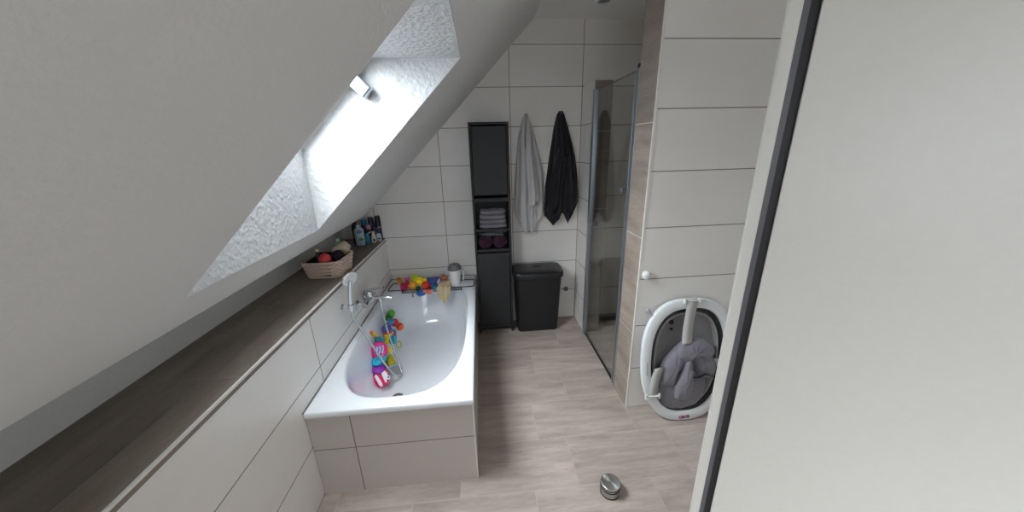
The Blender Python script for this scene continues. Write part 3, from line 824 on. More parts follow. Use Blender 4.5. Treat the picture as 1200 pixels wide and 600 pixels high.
MB().torus((-.635, -.235, TT + .032), .0295, .003, (.6, -.3, .5)).build('stripe', pl((244, 120, 40)), t, smooth=60)
t = thing('toy_whale', 'blue squirting whale toy pressing through the front wires of the bath rack', 'bath toy', (-.675, -.305, .455))
MB().ball((-.668, -.312, .486), .030, 1.35, .75, .85).build('body', pl((20, 92, 172)), t, smooth=60)
star(MB(), (-.632, -.312, .500), .022, .008, .005, 2, (0, -1, .2), 0).build('tail', pl((30, 110, 190)), t, smooth=60)
for dx in (-.06, .0): MB().tube([(-.675 + dx, -.300, .484), (-.675 + dx, -.325, .478), (-.675 + dx, -.327, .462)], .004, 8).build('fin', M['seal'], t, smooth=60)
t = thing('toy_crab', 'coral pink toy crab low at the front of the bath rack', 'bath toy', (-.60, -.30, .47))
MB().ball((-.603, -.312, .492), .022, 1.25, .7, .8).build('body', pl((226, 120, 104)), t, smooth=60)
for dx in (-.026, .026): MB().ball((-.603 + dx, -.322, .504), .010, 1, .8, 1.2).build('claw', pl((232, 140, 120)), t, smooth=60)
t = thing('toy_book', 'colourful soft bath book with blue, red and white pages on the rack', 'bath book', (-.585, -.19, TT))
for k, (c, a) in enumerate((((62, 82, 128), -16), ((176, 40, 74), 0), ((196, 186, 204), 14), ((38, 66, 140), 30))):
    def pf(u, v, a=a, k=k):
        p = RX(0) @ Vector(((u - .5) * .115, 0, v * .055)); p.y += .016 * math.sin(PI * u + k) ; p = RX(-52 + a) @ p
        return p + Vector((-.583, -.235 + .006 * k, TT + .010 + .004 * k))
    MB().sheet(pf, 14, 8).build('page', pl(c, .45), t, smooth=80, solid=.005)
t = thing('toy_boat', 'teal toy boat lying beside the beige washcloth on the rack', 'bath toy', (-.555, -.27, TT))
MB().ball((-.550, -.262, TT + .022), .026, 1.1, 1.2, .7).build('hull', pl((20, 142, 160)), t, smooth=60)
MB().box((-.562, -.282, TT + .034), (-.538, -.252, TT + .052)).build('cabin', pl((30, 60, 110)), t, bevel=.004)
t = crumple(MB(), (-.487, -.155, .556), .036, .05, .018, .18, 8)
tag(t.build('wash_mitt', mat('terracotta_terry', (186, 120, 88), .95, bump=1., bscale=260, var=.2), smooth=70, loc=(-.487, -.155, .54)), 'small terracotta wash mitt on top of the beige washcloth', 'wash mitt')

# ================================================================== TOYS IN THE TUB
W = (-.92, -.88, .30)


def out(p, d):      # step away from the left tub wall
    return Vector(p) + Vector((.75, -.35, .35)).normalized() * d


t = thing('waterwheel_toy', 'multicoloured water play toy stuck to the far part of the tub wall', 'bath toy', (-.91, -.55, .28))
MB().lathe([(.001, 0), (.056, 0), (.062, .006), (.056, .014), (.001, .016)], (-.925, -.56, .315), (.9, -.1, .25), 28).build('backplate', pl((30, 96, 52)), t, smooth=45)
for nme, c, p, r in (('green_cap', (88, 170, 62), (-.885, -.505, .385), .026), ('blue_wheel', (72, 140, 200), (-.878, -.560, .355), .022), ('red_bell', (212, 28, 40), (-.868, -.520, .325), .027),
                     ('orange_bell', (240, 96, 30), (-.850, -.480, .270), .027)):
    b = MB(); ax = Vector((.7, -.5, .35)).normalized()
    b.lathe([(.001, 0), (r * .55, 0), (r * .9, r * .35), (r, r * .8), (r * .85, r * 1.2), (r * .4, r * 1.5), (r * .3, r * 1.52), (.001, r * 1.3)], Vector(p) - ax * r * .6, ax, 22)
    b.build(nme, pl(c), t, smooth=55)
for k in range(6):
    a = k * PI / 3; MB().ball(Vector((-.905, -.53, .335)) + Vector((.012 * math.sin(a), .052 * math.cos(a), .052 * math.sin(a))), .018).build('petal', pl((44, 128, 60)), t, smooth=60)
t = thing('stacking_block', 'purple toy cup with blue, red and yellow bands on the tub wall', 'bath toy', (-.89, -.655, .30))
for k, c in enumerate(((92, 82, 170), (40, 88, 170), (206, 30, 60), (236, 198, 50))):
    ax = Vector((.15, -.25, -1)).normalized()
    MB().lathe([(.001, 0), (.024, 0), (.026, .003), (.026, .012), (.024, .015), (.001, .015)], Vector((-.885, -.645, .362)) + ax * .0155 * k, ax, 24).build('band', pl(c), t, smooth=45)
t = thing('toy_submarine', 'cyan and yellow squirting toy under the stacked bells on the tub wall', 'bath toy', (-.87, -.60, .2))
MB().lathe([(.001, 0), (.018, .002), (.022, .012), (.022, .05), (.016, .062), (.001, .064)], (-.872, -.590, .195), (.15, .1, 1), 22).build('hull', pl((42, 182, 206)), t, smooth=50)
MB().torus((-.865, -.575, .262), .014, .006, (.5, -.2, .8)).build('ring', pl((60, 150, 205)), t, smooth=60)
MB().box((-.912, -.665, .235), (-.872, -.640, .272), RZ(12)).build('block', pl((246, 212, 18)), t, bevel=.006)
MB().ball((-.872, -.700, .215), .022, 1, 1, 1.15).build('bulb', pl((240, 206, 24)), t, smooth=60)
MB().ball((-.895, -.68, .215), .018, 1.1, 1, 1).build('float', pl((70, 190, 214)), t, smooth=60)
MB().box((-.865, -.60, .215), (-.848, -.575, .26), RZ(12)).build('fin', pl((180, 40, 110)), t, bevel=.004)
t = MB().torus((-.835, -.565, .165), .024, .0045, (.7, -.5, .4))
tag(t.build('toy_ring', pl((196, 200, 40)), smooth=60, loc=(-.835, -.565, .14)), 'thin yellow-green toy ring at the foot of the water play toy', 'toy ring')
t = thing('toy_syringe', 'yellow water squirter tube with orange tip leaning on the tub wall', 'bath toy', (-.91, -.81, .36))
MB().cyl((-.920, -.835, .435), (-.898, -.772, .352), .0105, .0125, 18).build('tube', pl((232, 214, 36)), t, smooth=50)
MB().cyl((-.924, -.846, .450), (-.920, -.835, .435), .0115, .012, 18).build('tip', pl((240, 130, 60)), t, smooth=50)
MB().cyl((-.898, -.772, .352), (-.888, -.740, .312), .016, .016, 18).build('grip', pl((64, 166, 206)), t, smooth=50)
t = thing('toy_speedboat', 'pink, turquoise and purple toy boat with white swirl on the tub wall', 'bath toy', (-.88, -.92, .24))
dc = Vector((-.878, -.898, .308)); D3 = Vector((.29, -.77, .57)).normalized(); D1 = Vector((0, 0, 1)).cross(D3).normalized(); D2 = D3.cross(D1)
MB().lathe([(.001, -.024), (.040, -.022), (.045, -.008), (.045, .004), (.038, .014), (.032, .014), (.026, .010), (.001, .010)], dc, D3, 32, 1, 1).build('cabin', pl((226, 20, 122)), t, smooth=50)
MB().lathe([(.001, .009), (.030, .009), (.022, .016), (.001, .019)], dc, D3, 28).build('window', pl((132, 96, 178)), t, smooth=60)
for k, dx in enumerate((-.016, -.002, .013)):
    MB().tube([dc + D1 * (dx + .010 * math.sin(i / 7 * 2.2)) + D2 * (-.020 + i * .0057) + D3 * .0175 for i in range(8)], .0034, 6).build('swirl', pl((236, 226, 240)), t, smooth=60)
MB().ball((-.895, -.835, .335), .020, .8, 1.3, .9).build('nose', pl((34, 130, 160)), t, smooth=60)
MB().ball((-.876, -.925, .268), .044, .85, 1.05, .50).build('hull', pl((36, 178, 212)), t, smooth=60)
MB().ball((-.862, -.865, .262), .020, .9, 1.1, 1.0).build('float', pl((60, 190, 222)), t, smooth=60)
MB().ball((-.870, -.955, .238), .042, .85, 1.0, .42).build('skirt', pl((156, 52, 178)), t, smooth=60)
t = thing('toy_fish', 'pink and white striped squirting fish nearest the drain', 'bath toy', (-.86, -1.0, .14))
e3 = Vector((.29, -.77, .57)).normalized(); e1 = Vector((0, 0, 1)).cross(e3).normalized(); e2 = e3.cross(e1); fc = Vector((-.852, -1.000, .172))


def on_face(poly, n0, n1, c=fc, ang=0.0):
    ca, sa = math.cos(ang), math.sin(ang)
    P = lambda p, n_: c + e1 * (p[0] * ca - p[1] * sa) + e2 * (p[0] * sa + p[1] * ca) + e3 * n_
    pts = spline([Vector((p[0], p[1], 0)) for p in poly] + [Vector((poly[0][0], poly[0][1], 0))], 5)[:-1]
    cx = sum(p.x for p in pts) / len(pts); cy = sum(p.y for p in pts) / len(pts)
    f = lambda k, n_: [P((cx + (p.x - cx) * k, cy + (p.y - cy) * k), n_) for p in pts]
    h = n1 - n0
    return MB().rings([f(.86, n0), f(.97, n0 + h * .2), f(1, n0 + h * .5), f(.95, n0 + h * .8), f(.82, n0 + h * .95), f(.4, n1)])


on_face([(-.034, .036), (.030, .040), (.040, .004), (.026, -.034), (-.004, -.044), (-.030, -.034), (-.040, .0)], -.026, .020, ang=.25).build('body', pl((222, 24, 92)), t, smooth=60)
on_face([(-.028, .026), (-.014, .028), (-.008, -.030), (-.022, -.030)], .012, .0235, ang=.25).build('white_stripe', pl((238, 236, 240)), t, smooth=60)
on_face([(.006, .030), (.026, .030), (.033, .006), (.022, -.010), (.012, -.030), (.006, -.020)], .012, .0235, ang=.25).build('white_stripe', pl((238, 236, 240)), t, smooth=60)
e_ = MB().ball(fc + e1 * .030 - e2 * .004 + e3 * .018, .0105).build('eye', pl((244, 244, 246)), t, smooth=60)
MB().ball(fc + e1 * .031 - e2 * .004 + e3 * .0265, .0048).build('pupil', pl((24, 30, 70)), e_, smooth=60)
t = thing('pouring_cup', 'olive yellow pouring cup with blue rim lying next to the striped fish', 'toy cup', (-.83, -.90, .12))
cup(MB(), (-.842, -.845, .215), .020, .036, .060, (.28, -.45, -1)).build('cup_body', pl((176, 158, 26)), t, smooth=45)
MB().torus(Vector((-.842, -.845, .215)) + Vector((.28, -.45, -1)).normalized() * .060, .037, .0035, (.28, -.45, -1)).build('rim', pl((110, 176, 226)), t, smooth=60)

for o in COL.objects:
    if o.parent is None and o.name.split('.')[0] in ('waterwheel_toy', 'stacking_block', 'toy_submarine', 'toy_speedboat', 'toy_fish', 'pouring_cup'): o.scale = (1.2, 1.2, 1.2) if 'waterwheel' in o.name else (1.3, 1.3, 1.3)
    if o.parent is None and o.name.split('.')[0] in ('toy_starfish', 'toy_frog', 'rubber_duck', 'toy_flower_cup', 'toy_ball', 'toy_book', 'toy_boat', 'toy_crab'): o.scale = (1.22, 1.22, 1.22)
# ================================================================== LEDGE: BASKET AND BOTTLES
LZ = .8985
bk = thing('wicker_basket', 'pale woven basket of bath things on the sill near the roof window', 'basket', (-1.13, -.90, LZ))
bx, by = -1.112, -.835


def brect(hx, hy, z, n=15): return rrect(bx, by, hx, hy, .05, z, n)


wk = MB(); NW = 9
for k in range(NW):
    z = LZ + .006 + k * .012; hx, hy = .098 + .002 * k, .112 + .0024 * k; pts = brect(hx, hy, z)
    pts2 = []
    for i, p in enumerate(pts):
        d_ = Vector((p.x - bx, p.y - by, 0)).normalized(); pts2.append(p + d_ * .0055 * math.cos(i * PI / 3 + (k % 2) * PI))
    wk.tube(pts2, .0062, 7, True)
wk.build('woven_wall', M['wicker'], bk, smooth=70)
MB().rings([brect(.098, .118, LZ + .001), brect(.098, .118, LZ + .006)]).build('base', M['wicker'], bk)
MB().rings([brect(.093, .114, LZ + .006), brect(.102, .126, LZ + .098), brect(.096, .122, LZ + .098), brect(.09, .11, LZ + .06)], False, True).build('lining', mat('dark_brown_cloth', (58, 46, 44), .9), bk)
sb = thing('bath_ball', 'coral red ball in the left of the wicker basket', 'ball', (-1.115, -.985, LZ + .09))
MB().ball((-1.100, -.905, LZ + .108), .037).build('ball_body', pl((228, 70, 72), .4), sb, smooth=60)
MB().torus((-1.100, -.905, LZ + .108), .0355, .0016, (.3, .2, 1)).build('seam', pl((240, 140, 130), .4), sb, smooth=60)
t = crumple(MB(), (-1.055, -.830, LZ + .108), .036, .036, .034, .12, 12)
tag(t.build('mesh_sponge', mat('dark_purple_mesh', (52, 28, 60), .8, bump=1., bscale=150, var=.4), smooth=70, loc=(-1.062, -.845, LZ + .06)), 'dark purple mesh bath sponge in the front of the wicker basket', 'sponge')
t = thing('loofah', 'cream cone-shaped loofah sticking out of the right of the basket', 'loofah', (-1.09, -.76, LZ + .08))
ax = Vector((.55, .25, .12)).normalized()
b = MB(); b.lathe([(.001, -.008)] + [(.016 + .024 * (i / 12) ** .8 + .003 * (i % 2), i * .0075) for i in range(13)] + [(.034, .098), (.020, .104), (.001, .106)], Vector((-1.112, -.760, LZ + .118)), ax, 26); b.build('loofah_body', M['loofah'], t, smooth=75)
MB().ball(Vector((-1.112, -.760, LZ + .118)) + ax * .088, .026, 1, 1, .8).build('tip', mat('pinkish_sponge', (226, 198, 192), .9, bump=.8, bscale=150), t, smooth=60)
t = thing('green_bottle', 'pale green plastic bottle standing on the sill just behind the wicker basket', 'bottle', (-1.092, -.705, LZ))
MB().lathe([(.001, 0), (.024, 0), (.026, .004), (.026, .140), (.022, .160), (.012, .169), (.001, .170)], (-1.092, -.705, LZ), (.02, 0, 1), 24).build('bottle_body', pl((120, 168, 146), .35), t, smooth=45)
MB().lathe([(.001, 0), (.014, 0), (.014, .018), (.011, .022), (.001, .022)], (-1.089, -.705, LZ + .170), (.02, 0, 1), 20).build('cap', pl((150, 186, 170), .35), t, smooth=45)
t = thing('hair_brush', 'dark hairbrush with pale handle tip in the wicker basket', 'brush', (-1.16, -.88, LZ + .03))
MB().tube([(-1.150, -.90, LZ + .03), (-1.150, -.885, LZ + .10), (-1.152, -.875, LZ + .15)], .010, 10).build('handle', pl((52, 36, 40), .4), t, smooth=60)
MB().ball((-1.152, -.873, LZ + .155), .011, 1, 1, 1.2).build('handle_tip', pl((226, 212, 170), .4), t, smooth=60)
MB().ball((-1.150, -.842, LZ + .110), .030, .8, 1.1, .9).build('brush_head', pl((44, 34, 44), .5), t, smooth=60)
t = MB().ball((-1.045, -.745, LZ + .098), .018, 1.6, .7, .5, R=RZ(35))
tag(t.build('soap_bar', pl((206, 196, 120), .5), smooth=60, loc=(-1.055, -.775, LZ + .09)), 'small yellowish soap bar at the right rim of the basket', 'soap')


def flat_bottle(loc, w_, d_, h, body, capc, label_fn=None, name='shampoo_bottle', lab='', rot=0, capr=.016, caph=.022, shoulder=.022):
    t = thing(name, lab, 'bottle', loc, 'bottles and cans in the sill corner'); R = RZ(rot); L = Vector(loc); b = MB(); rs = []
    for k, (s_, z) in enumerate([(.80, 0), (.97, .006), (1, .02), (1, h * .55), (.99, h - shoulder * 1.4), (.90, h - shoulder * .6), (.62, h - shoulder * .15), (.35, h)]):
        ring = []
        for i in range(32):
            a = 2 * PI * i / 32; c, s2 = math.cos(a), math.sin(a)
            ring.append(L + R @ Vector((w_ / 2 * s_ * math.copysign(abs(c) ** .75, c), d_ / 2 * (s_ if k > 4 else 1 if k > 1 else s_) * math.copysign(abs(s2) ** .75, s2), z)))
        rs.append(ring)
    b.rings(rs); b.build('bottle_body', body, t, smooth=50)
    MB().lathe([(.001, 0), (capr, 0), (capr, caph * .8), (capr * .85, caph), (.001, caph)], L + Vector((0, 0, h - .001)), (0, 0, 1), 22).build('cap', capc, t, smooth=45)
    if label_fn: label_fn(t, L, R)
    return t


def patch(parent, name, m, L, R, cx, cz, rx, rz, y, n=26, sq=1.0):
    b = MB(); pts = []
    for i in range(n):
        a = 2 * PI * i / n; c, s_ = math.cos(a), math.sin(a)
        pts.append((cx + rx * math.copysign(abs(c) ** sq, c), cz + rz * math.copysign(abs(s_) ** sq, s_)))
    b.rings([[L + R @ Vector((p[0], y, p[1])) for p in pts], [L + R @ Vector((p[0], y - .0012, p[1])) for p in pts]])
    return b.build(name, m, parent)


def shampoo_label(t, L, R):
    e = patch(t, 'oval_logo', pl((28, 48, 112)), L, R, .004, .117, .021, .012, -.0205)
    b = MB()
    for k in range(5): x = -.011 + k * .0055 + .004; b.box(L + R @ Vector((x, -.0228, .113)), L + R @ Vector((x, -.0228, .113)) + Vector((.0032, .0008, .0055 + .002 * (k % 2))))
    b.build('logo_lettering', pl((236, 240, 244)), e)
    b = MB()
    for a in (-50, -15, 25, 60): b.ball(L + R @ Vector((.010 + .014 * math.sin(math.radians(a)), -.0215, .042 + .016 * math.cos(math.radians(a)))), .013, .42, .08, 1.0, R=R @ RY(a))
    b.build('leaf_print', pl((124, 164, 84)), t, smooth=60)


flat_bottle((-1.128, -.200, LZ), .074, .040, .150, pl((176, 200, 216), .3), pl((206, 214, 220)), shampoo_label, lab='pale blue shampoo bottle with dark blue oval logo and green leaf print', rot=14)
flat_bottle((-1.185, -.118, LZ), .05, .04, .168, pl((44, 30, 36), .3), pl((110, 22, 36)), None, 'shower_gel_bottle', 'dark bottle with dark red cap behind the pale blue shampoo', rot=5, capr=.018)


def can(loc, r, h, c, capc, lab, name='spray_can', band=None, caph=.05):
    t = thing(name, lab, 'bottle', loc, 'bottles and cans in the sill corner'); L = Vector(loc)
    MB().lathe([(.001, 0), (r * .95, 0), (r, .003), (r, h - caph), (r * .9, h - caph + .004), (.001, h - caph + .004)], L, (0, 0, 1), 26).build('can_body', c, t, smooth=45)
    MB().lathe([(r * .93, 0), (r * .96, caph * .7), (r * .8, caph * .93), (.001, caph * .96)], L + Vector((0, 0, h - caph)), (0, 0, 1), 26).build('cap', capc, t, smooth=45)
    if band:
        n = 14; rs = []
        for (z0, z1) in ((0, .010), ):
            lo = []; hi = []
            for i in range(n):
                a = math.radians(-150 + 120 * i / (n - 1)); zz = h * .42 + .020 * i / (n - 1)
                lo.append(L + Vector(((r + .0008) * math.cos(a), (r + .0008) * math.sin(a), zz))); hi.append(L + Vector(((r + .0008) * math.cos(a), (r + .0008) * math.sin(a), zz + .014)))
        b = MB(); b.rings([lo, hi], False, False, closed=False); b.build('slanted_band', band, t, smooth=60, solid=.001)
    return t


navy = pl((16, 22, 48), .35); nb = pl((20, 20, 30), .3); silver = mat('silver_print', (186, 186, 176), .35, .5)
can((-1.018, -.040, LZ), .0235, .215, navy, nb, 'black and navy spray can with slanted silver band, in the very corner of the sill', band=silver)
can((-1.075, -.042, LZ), .0235, .205, pl((18, 34, 66), .35), nb, 'navy spray can with slanted silver band, second from the wall corner', band=silver)
can((-1.132, -.048, LZ), .023, .190, pl((24, 44, 78), .35), pl((34, 104, 160)), 'dark can with blue cap behind the pale blue shampoo', caph=.055)
can((-1.082, -.098, LZ), .021, .150, pl((38, 40, 56), .35), pl((206, 140, 150)), 'dark bottle with pink cap in the middle of the sill corner group', 'roll_on', pl((206, 206, 210)), caph=.04)
can((-1.040, -.092, LZ), .020, .135, pl((120, 92, 70), .35), pl((30, 32, 46)), 'brown bottle with dark cap behind the small white bottle', 'roll_on', caph=.04)
flat_bottle((-1.085, -.150, LZ), .046, .034, .066, pl((52, 132, 172), .3), pl((96, 178, 206)), None, 'travel_bottle', 'small turquoise bottle in front of the sill corner group', rot=20, capr=.012, caph=.02)
def wl1(t, L, R): patch(t, 'print', pl((40, 90, 110)), L, R, 0, .03, .008, .012, -.0165)
flat_bottle((-1.038, -.140, LZ), .040, .032, .078, pl((212, 208, 198), .3), pl((220, 216, 206)), wl1, 'travel_bottle', 'small cream bottle with dark print in front of the sill corner group', rot=20, capr=.011, caph=.02)
def wl2(t, L, R): patch(t, 'print', pl((60, 100, 180)), L, R, 0, .03, .012, .008, -.0155)
flat_bottle((-1.008, -.098, LZ), .038, .030, .074, pl((206, 212, 226), .3), pl((32, 44, 120)), wl2, 'travel_bottle', 'small white bottle with dark blue cap at the sill edge', rot=20, capr=.013, caph=.026)

# ================================================================== BABY BATH
bb = thing('baby_bath', 'white oval folding baby bath leaning upright on the white pier wall', 'baby bath', (1.06, -1.40, 0))
U = Vector((0, .128, .992)).normalized(); A = Vector((1, 0, 0)); Nn = Vector((0, -U.z, U.y)); O = Vector((1.060, -1.402, .002))


def L3(a, b, n): return O + A * a + U * b + Nn * n


def bring(hw, hh, n, e=2.75, cb=.392, N=96):
    out_ = []
    for i in range(N):
        t = 2 * PI * i / N; c, s_ = math.cos(t), math.sin(t)
        k = (abs(c) ** e + abs(s_) ** e) ** (-1 / e)
        a = hw * k * c; b_ = hh * k * s_
        f = 1 - .16 * max(0, -b_ / hh) ** 1.6 - .02 * max(0, b_ / hh) ** 2
        out_.append(L3(a * f, cb + b_, n))
    return out_


b = MB(); b.rings([bring(.272, .376, -.030), bring(.283, .388, -.026), bring(.287, .392, -.004), bring(.284, .389, .006), bring(.276, .380, .010), bring(.240, .343, .012), bring(.232, .335, .008), bring(.229, .332, -.006), bring(.228, .331, -.030)], False, False)
b.build('rim', M['bath_white'], bb, smooth=40)
b = MB(); b.rings([bring(.2285, .3315, -.004), bring(.224, .327, -.012), bring(.219, .321, -.030), bring(.205, .305, -.032)], False, False); b.build('outer_fold', M['bath_dark'], bb, smooth=40)
b = MB(); b.rings([bring(.205, .305, -.034), bring(.203, .303, -.014), bring(.198, .297, -.011), bring(.193, .292, -.014), bring(.188, .286, -.038)], False, False); b.build('fold_ridge', M['bath_inner'], bb, smooth=40)
b = MB(); b.rings([bring(.192, .290, -.037), bring(.184, .281, -.040), bring(.17, .265, -.046), bring(.12, .2, -.048), bring(.02, .03, -.048)], False, True); b.build('bath_floor', M['bath_grey'], bb, smooth=40)
b = MB(); b.rings([bring(.275, .378, -.034), bring(.24, .335, -.044), bring(.19, .28, -.052), bring(.02, .03, -.053)], False, True); b.build('underside', M['bath_white'], bb, smooth=40)
for (a_, b_) in ((-.085, .628), (-.085, .585)):
    MB().lathe([(.001, 0), (.013, 0), (.015, .004), (.013, .008), (.009, .006), (.001, .006)], L3(a_ - .002, b_, -.0465), Nn, 22, 1 if b_ > .6 else .7, 1 if b_ > .6 else .6).build('drain_plug', M['seal'], bb, smooth=45)
MB().lathe([(.001, 0), (.014, 0), (.014, .02), (.010, .03), (.001, .03)], L3(-.235, .70, -.02), (L3(-.24, .72, -.02) - O).normalized() - Vector((.3, 0, .2)), 18).build('foot', M['bath_inner'], bb, smooth=45)


def pillow(outline, n0, th, steps=7, puff=1.0):
    """soft cushion from an outline of (a,b) points in the plane of the bath; n0 = base height"""
    pts = [Vector((p[0], p[1], 0)) for p in outline]; pts = [p for p in spline(pts + [pts[0]], 6)][:-1]
    cx = sum(p.x for p in pts) / len(pts); cy = sum(p.y for p in pts) / len(pts); rs = []
    for k in range(-2, steps + 1):
        if k < 0: s_ = .97 if k == -2 else 1.0; h = (0, .35)[k + 2] * th * .4
        else:
            q_ = k / steps; s_ = math.cos(q_ * PI / 2 * .985); h = th * (.14 + .86 * math.sin(q_ * PI / 2) ** .8)
        rs.append([L3(cx + (p.x - cx) * s_, cy + (p.y - cy) * s_, n0 + h + .002 * math.sin(p.x * 90 + k)) for p in pts])
    return MB().rings(rs)


ct = thing  # (the seat is its own thing: it lifts out)
seat = thing('bath_seat_cushion', 'grey-lilac padded newborn seat strapped inside the white baby bath', 'bath cushion', (1.06, -1.41, .1))
# lower seat pad
pillow([(-.158, .075), (-.08, .058), (.02, .060), (.11, .095), (.150, .19), (.12, .28), (.02, .33), (-.10, .31), (-.165, .22), (-.175, .14)], -.045, .050).build('seat_pad', M['cushion'], seat, smooth=80)
pillow([(-.165, .255), (-.150, .37), (-.10, .45), (-.035, .505), (.005, .50), (.000, .42), (-.03, .36), (-.06, .31), (-.08, .235), (-.12, .225)], -.030, .060).build('side_wing', M['cushion'], seat, smooth=80)
pillow([(.035, .50), (.10, .46), (.165, .40), (.190, .33), (.16, .27), (.10, .28), (.05, .34), (.015, .40), (.012, .46)], -.030, .060).build('side_wing', M['cushion'], seat, smooth=80)
pillow([(-.085, .43), (-.05, .515), (.005, .545), (.10, .525), (.165, .45), (.13, .405), (.06, .43), (.005, .40), (-.04, .395)], -.012, .058).build('head_pillow', M['cushion'], seat, smooth=80)
pillow([(-.075, .165), (-.035, .145), (.015, .165), (.03, .24), (.025, .33), (.030, .40), (.005, .435), (-.022, .40), (-.045, .32), (-.075, .24)], .006, .046).build('centre_strap', M['cushion'], seat, smooth=80)
MB().tube([L3(.0, .418, .052), L3(.006, .39, .056), L3(.004, .36, .055)], .006, 8, flat=(.003, .012)).build('loop', M['bath_dark'], seat, smooth=60)
MB().tube(spline([L3(.02, .30, .030), L3(.06, .30, .034), L3(.10, .315, .032), L3(.16, .285, .02)], 5), .006, 8, flat=(.003, .009)).build('buckle_strap', M['bath_dark'], seat, smooth=60)


def strap(pts, w_, side):
    b = MB(); r1 = []; rs = []
    P = spline(pts, 6)
    for p in P: rs.append([p - side * w_ / 2, p + side * w_ / 2])
    vs = [q_ for r in rs for q_ in r]; fs = [(2 * i, 2 * i + 1, 2 * i + 3, 2 * i + 2) for i in range(len(rs) - 1)]
    return b.add(vs, fs)


strap([L3(-.004, .786, .010), L3(-.005, .772, .020), L3(-.008, .735, .020), L3(-.018, .66, .020), L3(-.028, .58, .026), L3(-.032, .52, .034)], .060, A).build('strap', M['webbing'], seat, smooth=60, solid=.003)
strap([L3(-.222, .190, .022), L3(-.221, .21, .022), L3(-.214, .26, .020), L3(-.200, .32, .016), L3(-.18, .37, .012)], .058, (A + U * .18).normalized()).build('strap', M['webbing'], seat, smooth=60, solid=.003)
strap([L3(.236, .240, .022), L3(.235, .26, .022), L3(.222, .31, .020), L3(.20, .36, .014), L3(.18, .40, .010)], .050, (A - U * .18).normalized()).build('strap', M['webbing'], seat, smooth=60, solid=.003)


def clip(c, ax1, ax2, l, name='clip'):
    """white H-shaped strap clip"""
    b = MB(); c = Vector(c)
    for s_ in (-1, 1):
        b.tube([c + ax1 * s_ * l / 2 - ax2 * .014, c + ax1 * s_ * l / 2 + ax2 * .014], .0075, 10)
    b.tube([c - ax1 * l / 2, c + ax1 * l / 2], .005, 10)
    b.build(name, M['white_pl'], seat, smooth=50)


clip(L3(-.004, .778, .018), A, U, .088); clip(L3(-.222, .195, .026), A, U, .082); clip(L3(.236, .240, .026), A, U, .08)
# faint lettering down the left rim and a small mark at the bottom of the rim
mk = MB()
for k in range(8): mk.add([L3(-.256 + dx, .33 + k * .0105 + db, .0145) for dx, db in ((-.004, 0), (.004, 0), (.004, .0022), (-.004, .0022))] + [L3(-.256 + dx, .33 + k * .0105 + .0022 + db, .0145) for dx, db in ((-.004 if k % 2 else .002, 0), (-.0018 if k % 2 else .004, 0), (-.0018 if k % 2 else .004, .005), (-.004 if k % 2 else .002, .005))], [(0, 1, 2, 3), (4, 5, 6, 7)])
mk.build('rim_lettering', M['grey_pl'], bb, solid=.0008)
for (a_, c) in ((-.030, (206, 70, 130)), (-.014, (60, 50, 60)), (.004, (206, 90, 140)), (.018, (40, 44, 60))):
    MB().torus(L3(a_, .026 + .003 * (a_ > 0), .0125), .0075, .0026, Nn, 18, 6).build('rim_mark', pl(c), bb, smooth=60)

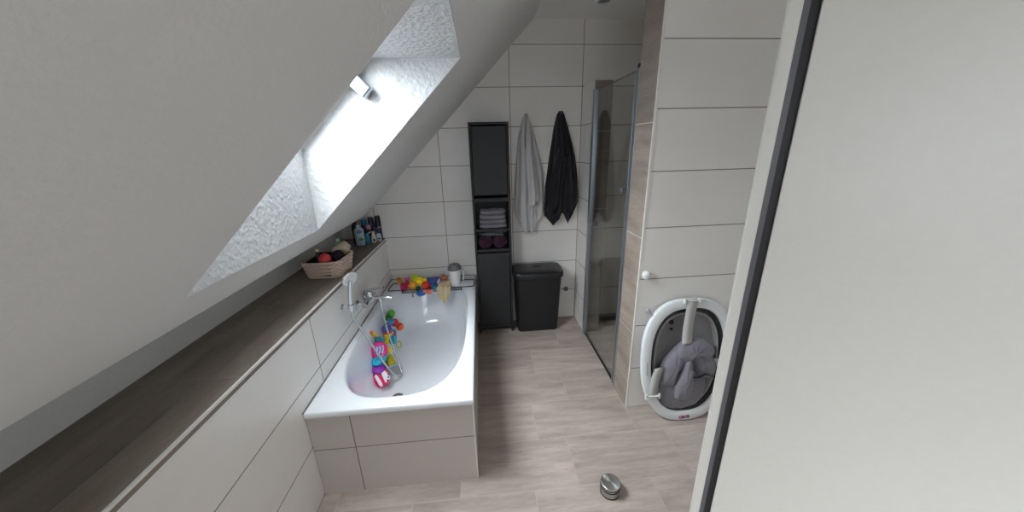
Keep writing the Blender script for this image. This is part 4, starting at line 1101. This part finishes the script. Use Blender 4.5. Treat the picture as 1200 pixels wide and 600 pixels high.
# ================================================================== STEEL DOOR STOP
ds = thing('door_stop', 'round brushed steel door stop with black rubber rings standing on the floor', 'door stop', (.437, -1.79, 0))
c = (.437, -1.793, 0); r = .0455
MB().lathe([(.001, .0), (r - .001, .0), (r + .001, .002), (r + .001, .007), (r - .002, .008)], c, (0, 0, 1), 40).build('rubber_foot', M['seal'], ds, smooth=40)
MB().lathe([(r - .002, .008), (r, .009), (r, .035), (r - .002, .036)], c, (0, 0, 1), 48).build('lower_band', M['steel'], ds, smooth=40)
MB().torus((c[0], c[1], .040), r - .002, .0042, n=48).build('rubber_ring', M['seal'], ds, smooth=60)
MB().lathe([(r - .002, .043), (r - .0005, .044), (r - .0005, .050), (r - .002, .051)], c, (0, 0, 1), 48).build('middle_band', M['steel'], ds, smooth=40)
MB().torus((c[0], c[1], .0545), r - .002, .0042, n=48).build('rubber_ring', M['seal'], ds, smooth=60)
MB().lathe([(r - .002, .057), (r + .001, .059), (r + .001, .064), (r - .003, .067), (.001, .0675)], c, (0, 0, 1), 64).build('steel_cap', None or (lambda: (
    (lambda t: (t.b.inputs.__getitem__('Metallic').__setattr__('default_value', 1.0), t.b.inputs.__getitem__('Roughness').__setattr__('default_value', .36),
                t.b.inputs.__getitem__('Anisotropic').__setattr__('default_value', .85), t.b.inputs.__getitem__('Base Color').__setattr__('default_value', lin((205, 205, 205))),
                t.l.new((lambda n: (setattr(n, 'direction_type', 'RADIAL'), setattr(n, 'axis', 'Z'), n.outputs[0])[2])(t.node('ShaderNodeTangent')), t.b.inputs['Tangent']), t.m)[-1])(NT('radial_brushed_steel'))))(), ds, smooth=30)

# ================================================================== OPEN DOOR LEAF AT THE RIGHT
dx0, dy0 = .449, -2.30
dirv = Vector((.80, -.60, 0)).normalized(); nv = Vector((dirv.y, -dirv.x, 0))      # the leaf runs away to the right and towards the viewer's side
do = struct(bpy.data.objects.new('door_1', None)); COL.objects.link(do); do.location = (dx0, dy0, 0)


def slab(s0, s1, n0, n1, z0, z1):
    P = Vector((dx0, dy0, 0)); vs = [P + dirv * s_ + nv * n_ + Vector((0, 0, z)) for z in (z0, z1) for (s_, n_) in ((s0, n0), (s1, n0), (s1, n1), (s0, n1))]
    return MB().add(vs, [(0, 3, 2, 1), (4, 5, 6, 7), (0, 1, 5, 4), (1, 2, 6, 5), (2, 3, 7, 6), (3, 0, 4, 7)])


slab(0, .020, 0, .045, .01, 2.05).build('edge_strip', M['trim_white'], do, bevel=.002)
slab(.020, .030, .004, .041, .01, 2.05).build('edge_seal', M['grey_pl'], do)
slab(.030, .045, .010, .035, .01, 2.05).build('shadow_groove', M['dark_gap'], do)  # shadow line of the recess, put in as a dark colour
slab(.045, .80, .0, .045, .01, 2.05).build('door_leaf', M['trim_white'], do, bevel=.002)
